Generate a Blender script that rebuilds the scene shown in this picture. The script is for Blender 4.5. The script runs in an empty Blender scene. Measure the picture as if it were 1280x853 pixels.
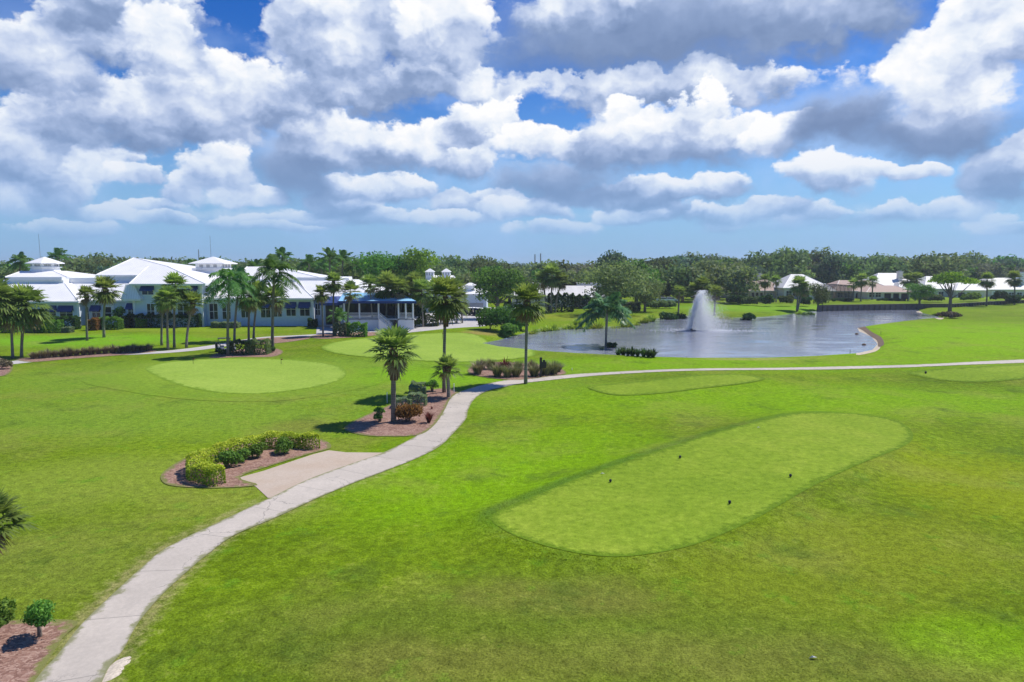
import bpy, math, random
import numpy as np
from mathutils import Vector, geometry
R = math.radians
SC = bpy.context.scene
COL = SC.collection
# ------------------------------------------------------------------ camera
CAMH, FPX, HORIZ = 11.5, 853.0, 332.0
PITCH = math.atan((426.5 - HORIZ) / FPX)
cd = bpy.data.cameras.new("camera"); cam = bpy.data.objects.new("camera", cd); COL.objects.link(cam)
cam.location = (0, 0, CAMH); cam.rotation_euler = (R(90) - PITCH, 0, 0)
cd.sensor_width = 36; cd.lens = FPX / 1280 * 36; cd.clip_end = 20000; cd.clip_start = 0.1
SC.camera = cam
# ------------------------------------------------------------------ exposure and render settings
SC.view_settings.view_transform = 'Standard'; SC.view_settings.look = 'None'
SC.view_settings.exposure = 0.3; SC.view_settings.gamma = 1; SC.view_settings.use_curve_mapping = False
cy = SC.cycles
cy.use_denoising = True; cy.max_bounces = 8; cy.diffuse_bounces = 5; cy.glossy_bounces = 2
cy.transmission_bounces = 2; cy.transparent_max_bounces = 24; cy.use_adaptive_sampling = True
cy.adaptive_threshold = 0.01; cy.caustics_reflective = False; cy.caustics_refractive = False
# ------------------------------------------------------------------ sun
SUN_EL, SUN_AZ = 56.0, 63.0          # azimuth measured clockwise from +Y (the view direction)
sd = Vector((math.sin(R(SUN_AZ)) * math.cos(R(SUN_EL)), math.cos(R(SUN_AZ)) * math.cos(R(SUN_EL)), math.sin(R(SUN_EL))))
sl = bpy.data.lights.new("sun", 'SUN'); sl.energy = 4.4; sl.angle = R(0.5); sl.color = (1.0, 0.945, 0.85)
sun = bpy.data.objects.new("sun", sl); COL.objects.link(sun)
sun.rotation_euler = (-sd).to_track_quat('-Z', 'Y').to_euler()

def ray(px, py):
    cx, cyy = (px - 640) / FPX, (426.5 - py) / FPX
    return Vector((cx, math.cos(PITCH) + cyy * math.sin(PITCH), -math.sin(PITCH) + cyy * math.cos(PITCH)))

# ------------------------------------------------------------------ node helper
class NT:
    def __init__(s, t): s.t = t; s.n = t.nodes; s.l = t.links
    def new(s, ty, **kw):
        n = s.n.new(ty)
        for k, v in kw.items(): setattr(n, k, v)
        return n
    def put(s, sock, v):
        if isinstance(v, bpy.types.NodeSocket): s.l.new(v, sock)
        elif v is not None:
            if sock.type == 'RGBA' and len(v) == 3: v = (*v, 1)
            sock.default_value = v
    def m(s, op, a, b=None, c=None, clamp=False):
        n = s.new('ShaderNodeMath', operation=op, use_clamp=clamp)
        for i, v in enumerate((a, b, c)): s.put(n.inputs[i], v)
        return n.outputs[0]
    def v(s, op, a, b=None, c=None):
        n = s.new('ShaderNodeVectorMath', operation=op)
        for i, x in enumerate((a, b, c)):
            if x is not None:
                s.put(n.inputs[3] if (op == 'SCALE' and i == 1) else n.inputs[i], x)
        return n.outputs[1] if op in ('DOT_PRODUCT', 'LENGTH') else n.outputs[0]
    def noise(s, vec, scale, detail=4, rough=.5, lac=2.0, dist=0, ty='FBM', dim='3D'):
        n = s.new('ShaderNodeTexNoise', noise_dimensions=dim, noise_type=ty)
        s.put(n.inputs['Vector'], vec); n.inputs['Scale'].default_value = scale
        n.inputs['Detail'].default_value = detail; n.inputs['Roughness'].default_value = rough
        n.inputs['Lacunarity'].default_value = lac; n.inputs['Distortion'].default_value = dist
        return n
    def ramp(s, f, stops, mode='LINEAR'):
        n = s.new('ShaderNodeValToRGB'); n.color_ramp.interpolation = mode; e = n.color_ramp.elements
        while len(e) < len(stops): e.new(0.5)
        for i, (p, c) in enumerate(stops):
            e[i].position = p; e[i].color = (*c, 1) if len(c) == 3 else c
        s.put(n.inputs[0], f); return n.outputs[0]
    def mix(s, f, a, b, mode='MIX'):
        n = s.new('ShaderNodeMix', data_type='RGBA', blend_type=mode)
        s.put(n.inputs[0], f); s.put(n.inputs[6], a); s.put(n.inputs[7], b); return n.outputs[2]
    def sstep(s, x, lo, hi, a=0.0, b=1.0):
        n = s.new('ShaderNodeMapRange', interpolation_type='SMOOTHSTEP')
        for i, q in enumerate((x, lo, hi, a, b)): s.put(n.inputs[i], q)
        return n.outputs[0]
    def lin(s, x, lo, hi, a=0.0, b=1.0):
        n = s.new('ShaderNodeMapRange')
        for i, q in enumerate((x, lo, hi, a, b)): s.put(n.inputs[i], q)
        return n.outputs[0]
    def xyz(s, x=0., y=0., z=0.):
        n = s.new('ShaderNodeCombineXYZ')
        for i, q in enumerate((x, y, z)): s.put(n.inputs[i], q)
        return n.outputs[0]
    def sep(s, v):
        n = s.new('ShaderNodeSeparateXYZ'); s.put(n.inputs[0], v); return n.outputs

# ------------------------------------------------------------------ world: Nishita sky with cumulus clouds
W = bpy.data.worlds.new("World"); SC.world = W; W.use_nodes = True
W.cycles.sampling_method = 'MANUAL'; W.cycles.sample_map_resolution = 256
SKY_STRENGTH = 0.1
# clouds: centre and radii as seen in degrees of azimuth and elevation (given as picture positions and converted), tone -1 dark .. +1 bright
CLOUDS = [  # x, y, rx, ry, tone; farthest first
 (60, 262, 130, 14, .05), (860, 268, 140, 12, .1), (300, 272, 150, 10, .0), (1000, 281, 120, 8, .05), (590, 262, 70, 14, .12),
 (78, 285, 60, 12, 0.07), (696, 285, 52, 12, 0.22), (318, 282, 60, 13, 0.07), (904, 281, 35, 12, 0.17), (1219, 279, 44, 13, 0.24), (385, 275, 57, 14, 0.23), (475, 274, 55, 13, 0.06), (1007, 271, 49, 13, 0.26), (813, 267, 53, 14, 0.06), (1106, 267, 40, 15, 0.09), (190, 262, 40, 14, 0.07), (-36, 256, 47, 15, 0.04), (602, 255, 64, 17, 0.15),
 (150, 268, 46, 13, .18), (210, 276, 40, 10, .1), (420, 262, 60, 16, .05), (560, 276, 54, 11, .15), (640, 264, 40, 15, .2), (905, 272, 60, 13, .15), (975, 262, 44, 14, .22), (1090, 270, 64, 13, .12), (1180, 262, 56, 17, .1), (1250, 286, 60, 9, .1), (350, 286, 60, 8, .1), (780, 272, 50, 12, .12),
 (680, 258, 38, 18, .1), (800, 248, 60, 20, .02), (860, 244, 90, 16, .1), (730, 245, 50, 14, -.1), (45, 245, 90, 28, .1), (305, 246, 42, 18, .25), (235, 235, 32, 24, .2), (268, 215, 48, 42, .36), (475, 242, 84, 17, .15),
 (1040, 228, 40, 30, .2), (1085, 214, 40, 14, .33), (1140, 212, 42, 12, .3), (1250, 225, 60, 46, -.1), (1275, 200, 40, 30, .1), (372, 218, 66, 52, -.38), (690, 230, 78, 28, -.32),
 (40, 195, 130, 62, .12), (128, 207, 50, 34, .33), (172, 218, 30, 18, .3), (70, 160, 90, 40, .15), (820, 112, 230, 26, .22),
 (430, 188, 75, 44, -.1), (500, 195, 125, 38, -.03), (410, 165, 50, 35, .22), (560, 185, 62, 42, .27), (590, 205, 45, 20, .2), (588, 158, 36, 34, .42), (628, 142, 20, 26, .42), (655, 182, 40, 28, .3), (700, 185, 38, 32, .33),
 (760, 182, 70, 50, -.1), (860, 182, 125, 44, -.12), (790, 148, 40, 30, .32), (830, 157, 34, 26, .28), (880, 150, 48, 36, .35), (930, 162, 36, 30, .28), (985, 173, 50, 28, .36),
 (1190, 165, 110, 40, -.3), (1062, 152, 84, 46, -.48),
 (200, 160, 120, 30, .02), (235, 145, 115, 48, .08), (350, 130, 60, 36, .1), (270, 112, 72, 46, .25), (440, 110, 90, 38, .02), (560, 100, 95, 24, .22),
 (35, 92, 105, 60, -.02), (60, 55, 62, 48, .25), (135, 42, 104, 60, .13), (170, 15, 110, 40, .05), (214, 52, 60, 52, .3),
 (408, 62, 70, 62, .08), (392, 22, 46, 42, .28), (530, 55, 90, 56, .07), (480, 20, 60, 42, .22), (568, 42, 68, 44, .3),
 (1200, 120, 60, 40, .2), (1165, 90, 75, 60, .33), (1250, 40, 90, 66, .33), (1010, 25, 150, 66, -.14), (790, 42, 200, 80, -.34), (730, 12, 90, 40, -.02),
]
def build_world():
    t = NT(W.node_tree); t.n.clear()
    out = t.new('ShaderNodeOutputWorld'); bg = t.new('ShaderNodeBackground'); bg.inputs[1].default_value = SKY_STRENGTH
    sky = t.new('ShaderNodeTexSky', sky_type='NISHITA', sun_disc=False, sun_elevation=R(SUN_EL), sun_rotation=R(SUN_AZ),
                altitude=0, air_density=1.0, dust_density=0.6, ozone_density=3.0)
    d = t.new('ShaderNodeTexCoord').outputs['Generated']
    X, Y, Z = t.sep(d)
    u = t.m('ARCTAN2', X, Y); v = t.m('ARCSINE', Z)
    P = t.xyz(u, v, 0.)
    Pn = t.v('MULTIPLY', P, (1, 1.35, 1))
    w1 = t.noise(Pn, 7.0, 2, .55, dim='2D').outputs['Color']
    w2 = t.noise(Pn, 26.0, 4, .6, dim='2D').outputs['Color']
    wa = t.v('MULTIPLY', t.v('SUBTRACT', w1, (.5, .5, .5)), (.10, .065, 0))
    wb = t.v('MULTIPLY', t.v('SUBTRACT', w2, (.5, .5, .5)), (.035, .035, 0))
    Q = t.v('MULTIPLY_ADD', t.v('ADD', wa, wb), t.xyz(1., t.sstep(v, .04, .22, .35, 1.0), 0.), P)
    # cauliflower detail, sampled at the point and a little way towards the sun; finer for the small far clouds
    def fb(vec):
        a = t.noise(vec, 8.0, 7, .54, 2.1, dim='2D').outputs[0]
        vo = t.new('ShaderNodeTexVoronoi', feature='SMOOTH_F1', voronoi_dimensions='2D'); t.put(vo.inputs['Vector'], vec); vo.inputs['Scale'].default_value = 21.0
        vo.inputs['Detail'].default_value = 2.5; vo.inputs['Roughness'].default_value = .55; vo.inputs['Lacunarity'].default_value = 2.3; vo.inputs['Smoothness'].default_value = .25; vo.normalize = True
        return t.m('ADD', t.m('MULTIPLY', a, .55), t.m('MULTIPLY_ADD', vo.outputs['Distance'], -.75, .42))
    Pw = t.v('ADD', Pn, t.v('SCALE', wb, .7))
    f0 = fb(Pw); f1 = fb(t.v('ADD', Pw, (.009, .015, 0)))
    g0 = t.noise(Pw, 9.0, 3, .5, dim='2D').outputs[0]; g1 = t.noise(t.v('ADD', Pw, (.03, .045, 0)), 9.0, 3, .5, dim='2D').outputs[0]
    relief = t.m('ADD', t.m('MULTIPLY', t.m('SUBTRACT', f0, f1), .75), t.m('MULTIPLY', t.m('SUBTRACT', g0, g1), .9))
    nz = t.m('MULTIPLY', t.m('SUBTRACT', f0, .46), 1.0)
    fine = t.m('MULTIPLY', t.m('SUBTRACT', w2_f(t, Pn), .5), .22)
    nz = t.m('ADD', nz, fine)
    lum = None; cov = None
    for ci, (x, y, rx, ry, tone) in enumerate(CLOUDS):
        if ci and ci % 16 == 0: Q = t.v('MULTIPLY_ADD', lum, (1e-7, 1e-7, 0), Q)      # keeps the shader's working set small
        r0 = ray(x, y); r1 = ray(x + rx, y); r2 = ray(x, y - ry)
        a0 = math.atan2(r0.x, r0.y); e0 = math.asin(r0.normalized().z)
        su = .93 / abs(math.atan2(r1.x, r1.y) - a0); sv = .90 / abs(math.asin(r2.normalized().z) - e0)
        q = t.v('MULTIPLY_ADD', Q, (su, sv, 0), (-a0 * su, -e0 * sv, 0))
        qy = t.v('DOT_PRODUCT', q, (0, 1, 0))
        dd = t.m('MINIMUM', t.m('SUBTRACT', 1.0, t.v('LENGTH', q)), t.m('MULTIPLY_ADD', qy, 1.3, 1.0))
        soft = max(0., -tone)
        dn = t.m('MULTIPLY_ADD', nz, 1.0 - min(.72, soft * 2.2), dd)
        hi = t.lin(qy, -.6, .5, .55 + soft * .5, .12 + soft * 1.0)
        a = t.sstep(dn, -.08 - soft * .25, hi)
        if ry < 15 and rx > 60 and y > 230: a = t.m('MULTIPLY', t.sstep(dn, -.3, .8), .55)
        li = t.m('MULTIPLY_ADD', qy, .50, .43 + tone * .85)
        li = t.m('MULTIPLY_ADD', relief, 1.0 - .8 * min(1, soft * 2.5), li)
        li = t.m('ADD', li, t.sstep(dn, .0, .4, .03 if soft < .1 else 0., 0.0))
        if lum is None: lum, cov = t.m('MULTIPLY', li, a), a
        else:
            n = t.new('ShaderNodeMix'); t.put(n.inputs[0], a); t.put(n.inputs[2], lum); t.put(n.inputs[3], li); lum = n.outputs[0]
            cov = t.m('SUBTRACT', 1.0, t.m('MULTIPLY', t.m('SUBTRACT', 1.0, cov), t.m('SUBTRACT', 1.0, a)))
    lum = t.m('DIVIDE', lum, t.m('MAXIMUM', cov, .002))
    ccol = t.ramp(lum, [(0.0, (.195, .285, .49)), (.22, (.265, .365, .59)), (.42, (.41, .515, .755)), (.58, (.60, .69, .885)), (.76, (.83, .89, .985)), (1.0, (1.02, 1.02, 1.03))])
    ccol = t.v('SCALE', ccol, .80 / SKY_STRENGTH)
    tint = t.mix(t.sstep(v, .05, .36), (.55, .80, 1.05), (.11, .42, .95))
    skyc = t.mix(1.0, sky.outputs[0], tint, 'MULTIPLY')
    # thin pale veils between the heaps
    vn = t.noise(Pn, 5.5, 5, .55, dim='2D').outputs[0]
    veil = t.m('MULTIPLY', t.sstep(vn, .42, .68), t.sstep(v, .36, .18, .04, .5))
    skyc = t.mix(veil, skyc, t.v('SCALE', t.mix(vn, (.30, .46, .80), (.52, .68, .95)), .92 / SKY_STRENGTH))
    # far clouds sink into the pale air near the horizon
    hz = t.sstep(v, .0, .20, 1.0, 0.0)
    pale = t.v('SCALE', (.21, .385, .66), 1.0 / SKY_STRENGTH)
    skyc = t.mix(t.m('MULTIPLY', hz, .75), skyc, pale)
    cov = t.m('MULTIPLY', cov, t.sstep(v, .02, .10, .35, 1.0))
    cmix = t.mix(t.m('MULTIPLY', hz, .62), ccol, pale)
    front = t.sstep(v, -.02, .0)
    col = t.mix(t.m('MULTIPLY', cov, front), skyc, cmix)
    t.put(bg.inputs[0], col); t.l.new(bg.outputs[0], out.inputs[0])
def w2_f(t, vec): return t.noise(vec, 60.0, 4, .6, dim='2D').outputs[0]
build_world()

# ------------------------------------------------------------------ general helpers
rng = np.random.default_rng(7)
random.seed(7)
def tag(o, label=None, cat=None, group=None, kind=None):
    if label and not kind: kind = 'thing'
    for k, v in (("label", label), ("category", cat), ("group", group), ("kind", kind)):
        if v: o[k] = v
    return o
def empty(name, loc, rz=0., label=None, cat=None, group=None, scale=1.):
    o = bpy.data.objects.new(name, None); COL.objects.link(o); o.empty_display_size = .3
    o.location = loc; o.rotation_euler = (0, 0, rz); o.scale = (scale,) * 3 if np.isscalar(scale) else scale
    if label: o['kind'] = 'thing'
    return tag(o, label, cat, group)
def link_mesh(name, me, parent=None, loc=None):
    o = bpy.data.objects.new(name, me); COL.objects.link(o)
    if parent: o.parent = parent
    if loc is not None: o.location = loc
    return o
def mesh(name, verts, faces, mats, mi=None, smooth=False, tone=None):
    me = bpy.data.meshes.new(name); verts = np.asarray(verts, dtype=np.float32)
    if isinstance(faces, np.ndarray) and faces.ndim == 2:
        k = faces.shape[1]; n = len(faces)
        me.vertices.add(len(verts)); me.vertices.foreach_set("co", verts.ravel())
        me.loops.add(n * k); me.loops.foreach_set("vertex_index", faces.ravel().astype(np.int32))
        me.polygons.add(n); me.polygons.foreach_set("loop_start", np.arange(0, n * k, k, dtype=np.int32))
        me.update(calc_edges=True)
    else:
        me.from_pydata(verts.tolist(), [], [tuple(int(i) for i in f) for f in faces])
    for m_ in (mats if isinstance(mats, (list, tuple)) else [mats]):
        if m_: me.materials.append(m_)
    if mi is not None: me.polygons.foreach_set("material_index", np.asarray(mi, dtype=np.int32))
    if smooth: me.polygons.foreach_set("use_smooth", np.ones(len(me.polygons), dtype=bool))
    if tone is not None:
        at = me.attributes.new("tone", 'FLOAT', 'POINT'); at.data.foreach_set("value", np.asarray(tone, dtype=np.float32))
    me.update(); return me
def dup(root, loc, rz=0., scale=None, label=None, group=None):
    r = root.copy(); COL.objects.link(r); r.location = loc; r.rotation_euler = (0, 0, rz)
    if scale is not None: r.scale = (scale,) * 3 if np.isscalar(scale) else scale
    if label: r['label'] = label
    if group: r['group'] = group
    for ch in list(root.children):
        c = ch.copy(); COL.objects.link(c); c.parent = r
        for g in list(ch.children):
            e = g.copy(); COL.objects.link(e); e.parent = c
    return r
class MB:                                     # collects boxes, bars, prisms into one mesh
    def __init__(s): s.v = []; s.f = []
    def add(s, vs, fs):
        b = len(s.v); s.v += [tuple(p) for p in vs]; s.f += [tuple(i + b for i in f) for f in fs]; return s
    def box(s, x0, x1, y0, y1, z0, z1):
        return s.frustum((x0, x1, y0, y1), z0, (x0, x1, y0, y1), z1)
    def frustum(s, a, z0, b, z1):
        vs = [(a[0], a[2], z0), (a[1], a[2], z0), (a[1], a[3], z0), (a[0], a[3], z0), (b[0], b[2], z1), (b[1], b[2], z1), (b[1], b[3], z1), (b[0], b[3], z1)]
        return s.add(vs, [(3, 2, 1, 0), (4, 5, 6, 7), (0, 1, 5, 4), (1, 2, 6, 5), (2, 3, 7, 6), (3, 0, 4, 7)])
    def prism(s, pts, z0, z1, top=None):
        n = len(pts); top = top or pts
        vs = [(p[0], p[1], z0) for p in pts] + [(p[0], p[1], z1) for p in top]
        return s.add(vs, [tuple(range(n - 1, -1, -1)), tuple(range(n, 2 * n))] + [(i, (i + 1) % n, n + (i + 1) % n, n + i) for i in range(n)])
    def ring(s, cx, cy, z0, r0, z1, r1, n=8, rot=0.):
        g = lambda r: [(cx + r * math.cos(rot + i * 2 * math.pi / n), cy + r * math.sin(rot + i * 2 * math.pi / n)) for i in range(n)]
        return s.prism(g(r0), z0, z1, g(max(r1, .01)))
    def tube(s, pts, rad, n=6):
        pts = [Vector(p) for p in pts]; rings = []
        for i, p in enumerate(pts):
            t = (pts[min(i + 1, len(pts) - 1)] - pts[max(i - 1, 0)]).normalized()
            a = t.orthogonal().normalized() if abs(t.z) < .98 else Vector((1, 0, 0)); a = (a - t * a.dot(t)).normalized(); b = t.cross(a)
            r = rad[i] if hasattr(rad, '__len__') else rad
            rings.append([p + (a * math.cos(k * 2 * math.pi / n) + b * math.sin(k * 2 * math.pi / n)) * r for k in range(n)])
        vs = [q for r_ in rings for q in r_]; fs = []
        for i in range(len(pts) - 1):
            for k in range(n): fs.append((i * n + k, i * n + (k + 1) % n, (i + 1) * n + (k + 1) % n, (i + 1) * n + k))
        fs += [tuple(range(n - 1, -1, -1)), tuple((len(pts) - 1) * n + k for k in range(n))]
        return s.add(vs, fs)
    def build(s, name, mat, parent=None, smooth=False, loc=None):
        return link_mesh(name, mesh(name, s.v, s.f, mat, smooth=smooth), parent, loc)

# ------------------------------------------------------------------ materials
def mat(name):
    m_ = bpy.data.materials.new(name); m_.use_nodes = True; t = NT(m_.node_tree); t.n.clear()
    out = t.new('ShaderNodeOutputMaterial'); b = t.new('ShaderNodeBsdfPrincipled'); t.l.new(b.outputs[0], out.inputs[0])
    return m_, t, b, out
def plain(name, col, rough=.6, var=.12, scale=6., metal=0., bump=0., bscale=30.):
    m_, t, b, out = mat(name); P = t.new('ShaderNodeTexCoord').outputs['Object']
    n = t.noise(P, scale, 5, .6).outputs[0]
    k = t.lin(n, .3, .7, 1 - var, 1 + var)
    t.put(b.inputs['Base Color'], t.v('MULTIPLY', t.xyz(k, k, k), tuple(col)))
    b.inputs['Roughness'].default_value = rough; b.inputs['Metallic'].default_value = metal
    if bump:
        bn = t.new('ShaderNodeBump'); bn.inputs['Strength'].default_value = bump; bn.inputs['Distance'].default_value = .02
        t.put(bn.inputs['Height'], t.noise(P, bscale, 4, .6).outputs[0]); t.l.new(bn.outputs[0], b.inputs['Normal'])
    return m_
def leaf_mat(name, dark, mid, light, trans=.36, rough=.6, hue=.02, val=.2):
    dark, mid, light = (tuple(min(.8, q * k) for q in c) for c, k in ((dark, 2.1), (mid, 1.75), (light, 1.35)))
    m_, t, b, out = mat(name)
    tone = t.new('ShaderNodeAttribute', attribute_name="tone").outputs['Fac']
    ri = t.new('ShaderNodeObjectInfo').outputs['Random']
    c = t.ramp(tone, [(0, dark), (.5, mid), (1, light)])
    hs = t.new('ShaderNodeHueSaturation'); t.put(hs.inputs['Hue'], t.lin(ri, 0, 1, .5 - hue, .5 + hue)); t.put(hs.inputs['Value'], t.lin(ri, 0, 1, 1 - val, 1 + val)); t.put(hs.inputs['Color'], c)
    t.put(b.inputs['Base Color'], hs.outputs[0]); b.inputs['Roughness'].default_value = rough; b.inputs['Specular IOR Level'].default_value = .08
    tr = t.new('ShaderNodeBsdfTranslucent'); t.put(tr.inputs[0], t.mix(1.0, hs.outputs[0], (1.25, 1.3, .7), 'MULTIPLY'))
    mx = t.new('ShaderNodeMixShader'); mx.inputs[0].default_value = trans
    t.l.new(b.outputs[0], mx.inputs[1]); t.l.new(tr.outputs[0], mx.inputs[2]); t.l.new(mx.outputs[0], out.inputs[0])
    return m_
M = dict(
 bark=plain('bark', (.17, .14, .11), .9, .35, 8, bump=.6, bscale=14), palm_bark=plain('palm_bark', (.30, .27, .24), .9, .35, 5, bump=.6, bscale=9),
 boot=plain('palm_boot', (.13, .075, .045), .95, .45, 9, bump=.9, bscale=16),
 wall=plain('pale_blue_siding', (.56, .66, .76), .6, .05, 2), white=plain('white_paint', (.80, .81, .82), .45, .03, 3), trim=plain('white_trim', (.78, .79, .80), .5, .03, 3),
 glass=plain('dark_window_glass', (.018, .028, .04), .06, .3, 1.5), awn=plain('navy_awning', (.018, .05, .20), .7, .1, 4), blue=plain('bright_blue_awning', (.24, .50, .74), .65, .08, 2),
 dark=plain('painted_interior_shade', (.02, .02, .025), .8, .2, 3), timber=plain('weathered_timber', (.13, .115, .10), .85, .3, 3, bump=.3), grey=plain('grey_paint', (.36, .38, .40), .6, .08, 3),  # dark: interior shade put into a near-black colour
 tan=plain('tan_stucco', (.52, .42, .34), .8, .08, 2), cream=plain('cream_stucco', (.70, .66, .60), .8, .06, 2), tile=plain('tan_roof_tiles', (.40, .29, .235), .8, .18, 5, bump=.5, bscale=6),
 wroof=plain('white_tile_roof', (.64, .63, .60), .6, .06, 3, bump=.3, bscale=6), black=plain('black_plastic', (.015, .015, .017), .4, .2, 6), tyre=plain('rubber', (.02, .02, .02), .85, .2, 6),
 chrome=plain('metal_rail', (.5, .5, .52), .35, .1, 5, metal=1), seat=plain('beige_vinyl', (.45, .40, .33), .6, .08, 5), red=plain('red_paint', (.30, .03, .03), .5, .1, 5), mast=plain('galvanised_mast', (.25, .27, .30), .6, .1, 3),
 stone=plain('pale_limestone', (.52, .45, .36), .9, .25, 3, bump=.6, bscale=8), carwhite=plain('white_car_paint', (.75, .76, .78), .2, .02, 3), taupe=plain('taupe_roof_sheet', (.58, .56, .54), .7, .12, .6),
 cage=plain('dark_bronze_frame', (.07, .07, .075), .5, .1, 4), yellow=plain('yellow_cloth', (.75, .55, .03), .7, .05, 4),
)
def seam_roof(name, col):
    m_, t, b, out = mat(name); P = t.new('ShaderNodeTexCoord').outputs['Object']
    n = t.noise(P, .5, 5, .6).outputs[0]; k = t.lin(n, .3, .7, .93, 1.03)
    x = t.sep(P)[0]; fr = t.m('FRACT', t.m('MULTIPLY', x, 2.2)); ln = t.m('LESS_THAN', fr, .12)
    t.put(b.inputs['Base Color'], t.v('MULTIPLY', t.xyz(k, k, k), t.mix(ln, col, tuple(c * .74 for c in col)))); b.inputs['Roughness'].default_value = .4
    return m_
M['metal'] = seam_roof('white_metal_roof', (.86, .85, .84))
def palm_bark():
    m_, t, b, out = mat('ringed_palm_bark'); P = t.new('ShaderNodeTexCoord').outputs['Object']; z = t.sep(P)[2]
    n = t.noise(P, 4, 5, .65).outputs[0]; ring = t.m('FRACT', t.m('ADD', t.m('MULTIPLY', z, 5.5), t.m('MULTIPLY', n, .8))); ri = t.new('ShaderNodeObjectInfo').outputs['Random']
    k = t.m('MULTIPLY', t.lin(ri, 0, 1, .55, 1.15), t.m('MULTIPLY', t.lin(n, .3, .7, .7, 1.25), t.lin(ring, 0, 1, .78, 1.12)))
    t.put(b.inputs['Base Color'], t.v('MULTIPLY', (.30, .265, .225), t.xyz(k, k, k))); b.inputs['Roughness'].default_value = .9
    bn = t.new('ShaderNodeBump'); bn.inputs['Strength'].default_value = .9; bn.inputs['Distance'].default_value = .04; t.put(bn.inputs['Height'], t.m('ADD', ring, n)); t.l.new(bn.outputs[0], b.inputs['Normal']); return m_
M['palm_bark'] = palm_bark()
L = dict(
 oak=leaf_mat('oak_leaves', (.038, .058, .026), (.082, .120, .048), (.165, .210, .090), val=.38, hue=.03), olive=leaf_mat('olive_leaves', (.048, .066, .030), (.105, .135, .056), (.20, .225, .10), val=.35, hue=.03),
 ficus=leaf_mat('ficus_leaves', (.022, .060, .014), (.062, .150, .028), (.165, .32, .055)), lime=leaf_mat('lime_leaves', (.04, .085, .014), (.12, .21, .025), (.27, .40, .05)),
 pine=leaf_mat('pine_needles', (.030, .060, .042), (.066, .110, .072), (.13, .185, .105), val=.35, hue=.03), grey=leaf_mat('grey_leaves', (.05, .06, .045), (.10, .115, .085), (.17, .19, .14)),
 sabal=leaf_mat('sabal_fronds', (.034, .056, .015), (.105, .15, .036), (.27, .34, .10), .40, .4, .015, .15), queen=leaf_mat('feather_fronds', (.022, .056, .017), (.06, .13, .033), (.18, .28, .09), .38, .35, .015, .15),
 bluepalm=leaf_mat('blue_green_fronds', (.022, .056, .024), (.055, .125, .050), (.16, .27, .12), .25, .35), dead=leaf_mat('dry_fronds', (.09, .065, .035), (.17, .13, .075), (.28, .22, .13), .15, .8),
 hedge=leaf_mat('dark_hedge_leaves', (.012, .028, .010), (.030, .065, .018), (.07, .13, .03)), clipped=leaf_mat('clipped_hedge_leaves', (.032, .072, .016), (.085, .165, .028), (.19, .31, .05)),
 gold=leaf_mat('golden_hedge_leaves', (.04, .09, .012), (.18, .285, .022), (.42, .51, .055), .3, .4), croton=leaf_mat('croton_leaves', (.06, .035, .012), (.17, .085, .03), (.28, .19, .05)),
 greyhedge=leaf_mat('silvery_hedge_leaves', (.06, .085, .05), (.14, .18, .11), (.27, .32, .21)), tuft=leaf_mat('ornamental_grass', (.055, .065, .03), (.12, .135, .06), (.25, .25, .13), .2, .6),
 mauve=leaf_mat('purple_brown_grass', (.06, .045, .035), (.13, .11, .075), (.24, .20, .14), .2, .6), wine=leaf_mat('wine_red_leaves', (.03, .008, .010), (.075, .018, .02), (.16, .05, .05)), reed=leaf_mat('reeds', (.06, .09, .012), (.16, .22, .025), (.32, .36, .06), .25, .6),
)

# ------------------------------------------------------------------ terrain
def hit(px, py, z=0.):
    d = ray(px, py); k = (z - CAMH) / d.z; return d.x * k, d.y * k
def sdf(poly, x, y):                          # signed distance, negative inside
    poly = np.asarray(poly); x = np.asarray(x, float); y = np.asarray(y, float)
    d = np.full(x.shape, 1e18); inside = np.zeros(x.shape, bool); n = len(poly)
    for i in range(n):
        ax, ay = poly[i]; bx, by = poly[(i + 1) % n]; ex, ey = bx - ax, by - ay
        h = np.clip(((x - ax) * ex + (y - ay) * ey) / (ex * ex + ey * ey + 1e-12), 0, 1)
        d = np.minimum(d, (x - ax - ex * h) ** 2 + (y - ay - ey * h) ** 2)
        c = ((ay > y) != (by > y)) & (x < ex * (y - ay) / (ey if abs(ey) > 1e-12 else 1e-12) + ax)
        inside ^= c
    return np.where(inside, -1, 1) * np.sqrt(d)
def smooth_loop(pts, k=4):                    # closed Catmull-Rom
    n = len(pts); out = []
    for i in range(n):
        p0, p1, p2, p3 = (np.array(pts[(i + j) % n], float) for j in (-1, 0, 1, 2))
        for s in range(k):
            t = s / k
            out.append(tuple(.5 * (2 * p1 + (p2 - p0) * t + (2 * p0 - 5 * p1 + 4 * p2 - p3) * t * t + (3 * p1 - p0 - 3 * p2 + p3) * t ** 3)))
    return out
WZ = -.6
LAKE = [hit(x, y, WZ) for x, y in [(609, 429), (640, 435), (690, 440), (740, 443), (800, 446), (860, 448), (940, 448), (1000, 446), (1060, 442), (1083, 437), (1090, 430),
        (1083, 421), (1068, 414), (1066, 410), (1078, 407.5), (1105, 404), (1140, 400), (1172, 398), (1160, 394), (1141, 390), (1146, 387.3), (1100, 387.6), (1060, 388.2), (1023, 389),
        (1000, 392), (960, 396.5), (920, 397.5), (880, 397), (850, 394.5), (832, 397), (815, 401.5), (800, 405.5), (775, 408.5), (735, 409.5), (700, 410.5), (675, 412.5), (650, 420), (628, 426)]]
TEE = smooth_loop([hit(x, y, .3) for x, y in [(615, 651), (626, 638), (687, 611), (731, 594), (797, 574), (862, 555), (928, 535), (981, 521), (1016, 517.5), (1072, 519.7), (1121, 528.4), (1140, 541.6),
        (1134, 557), (1081, 581), (1016, 611.6), (950, 646.6), (884, 675), (827, 690), (766, 697), (705, 690), (652, 675), (626, 662)]])
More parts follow.
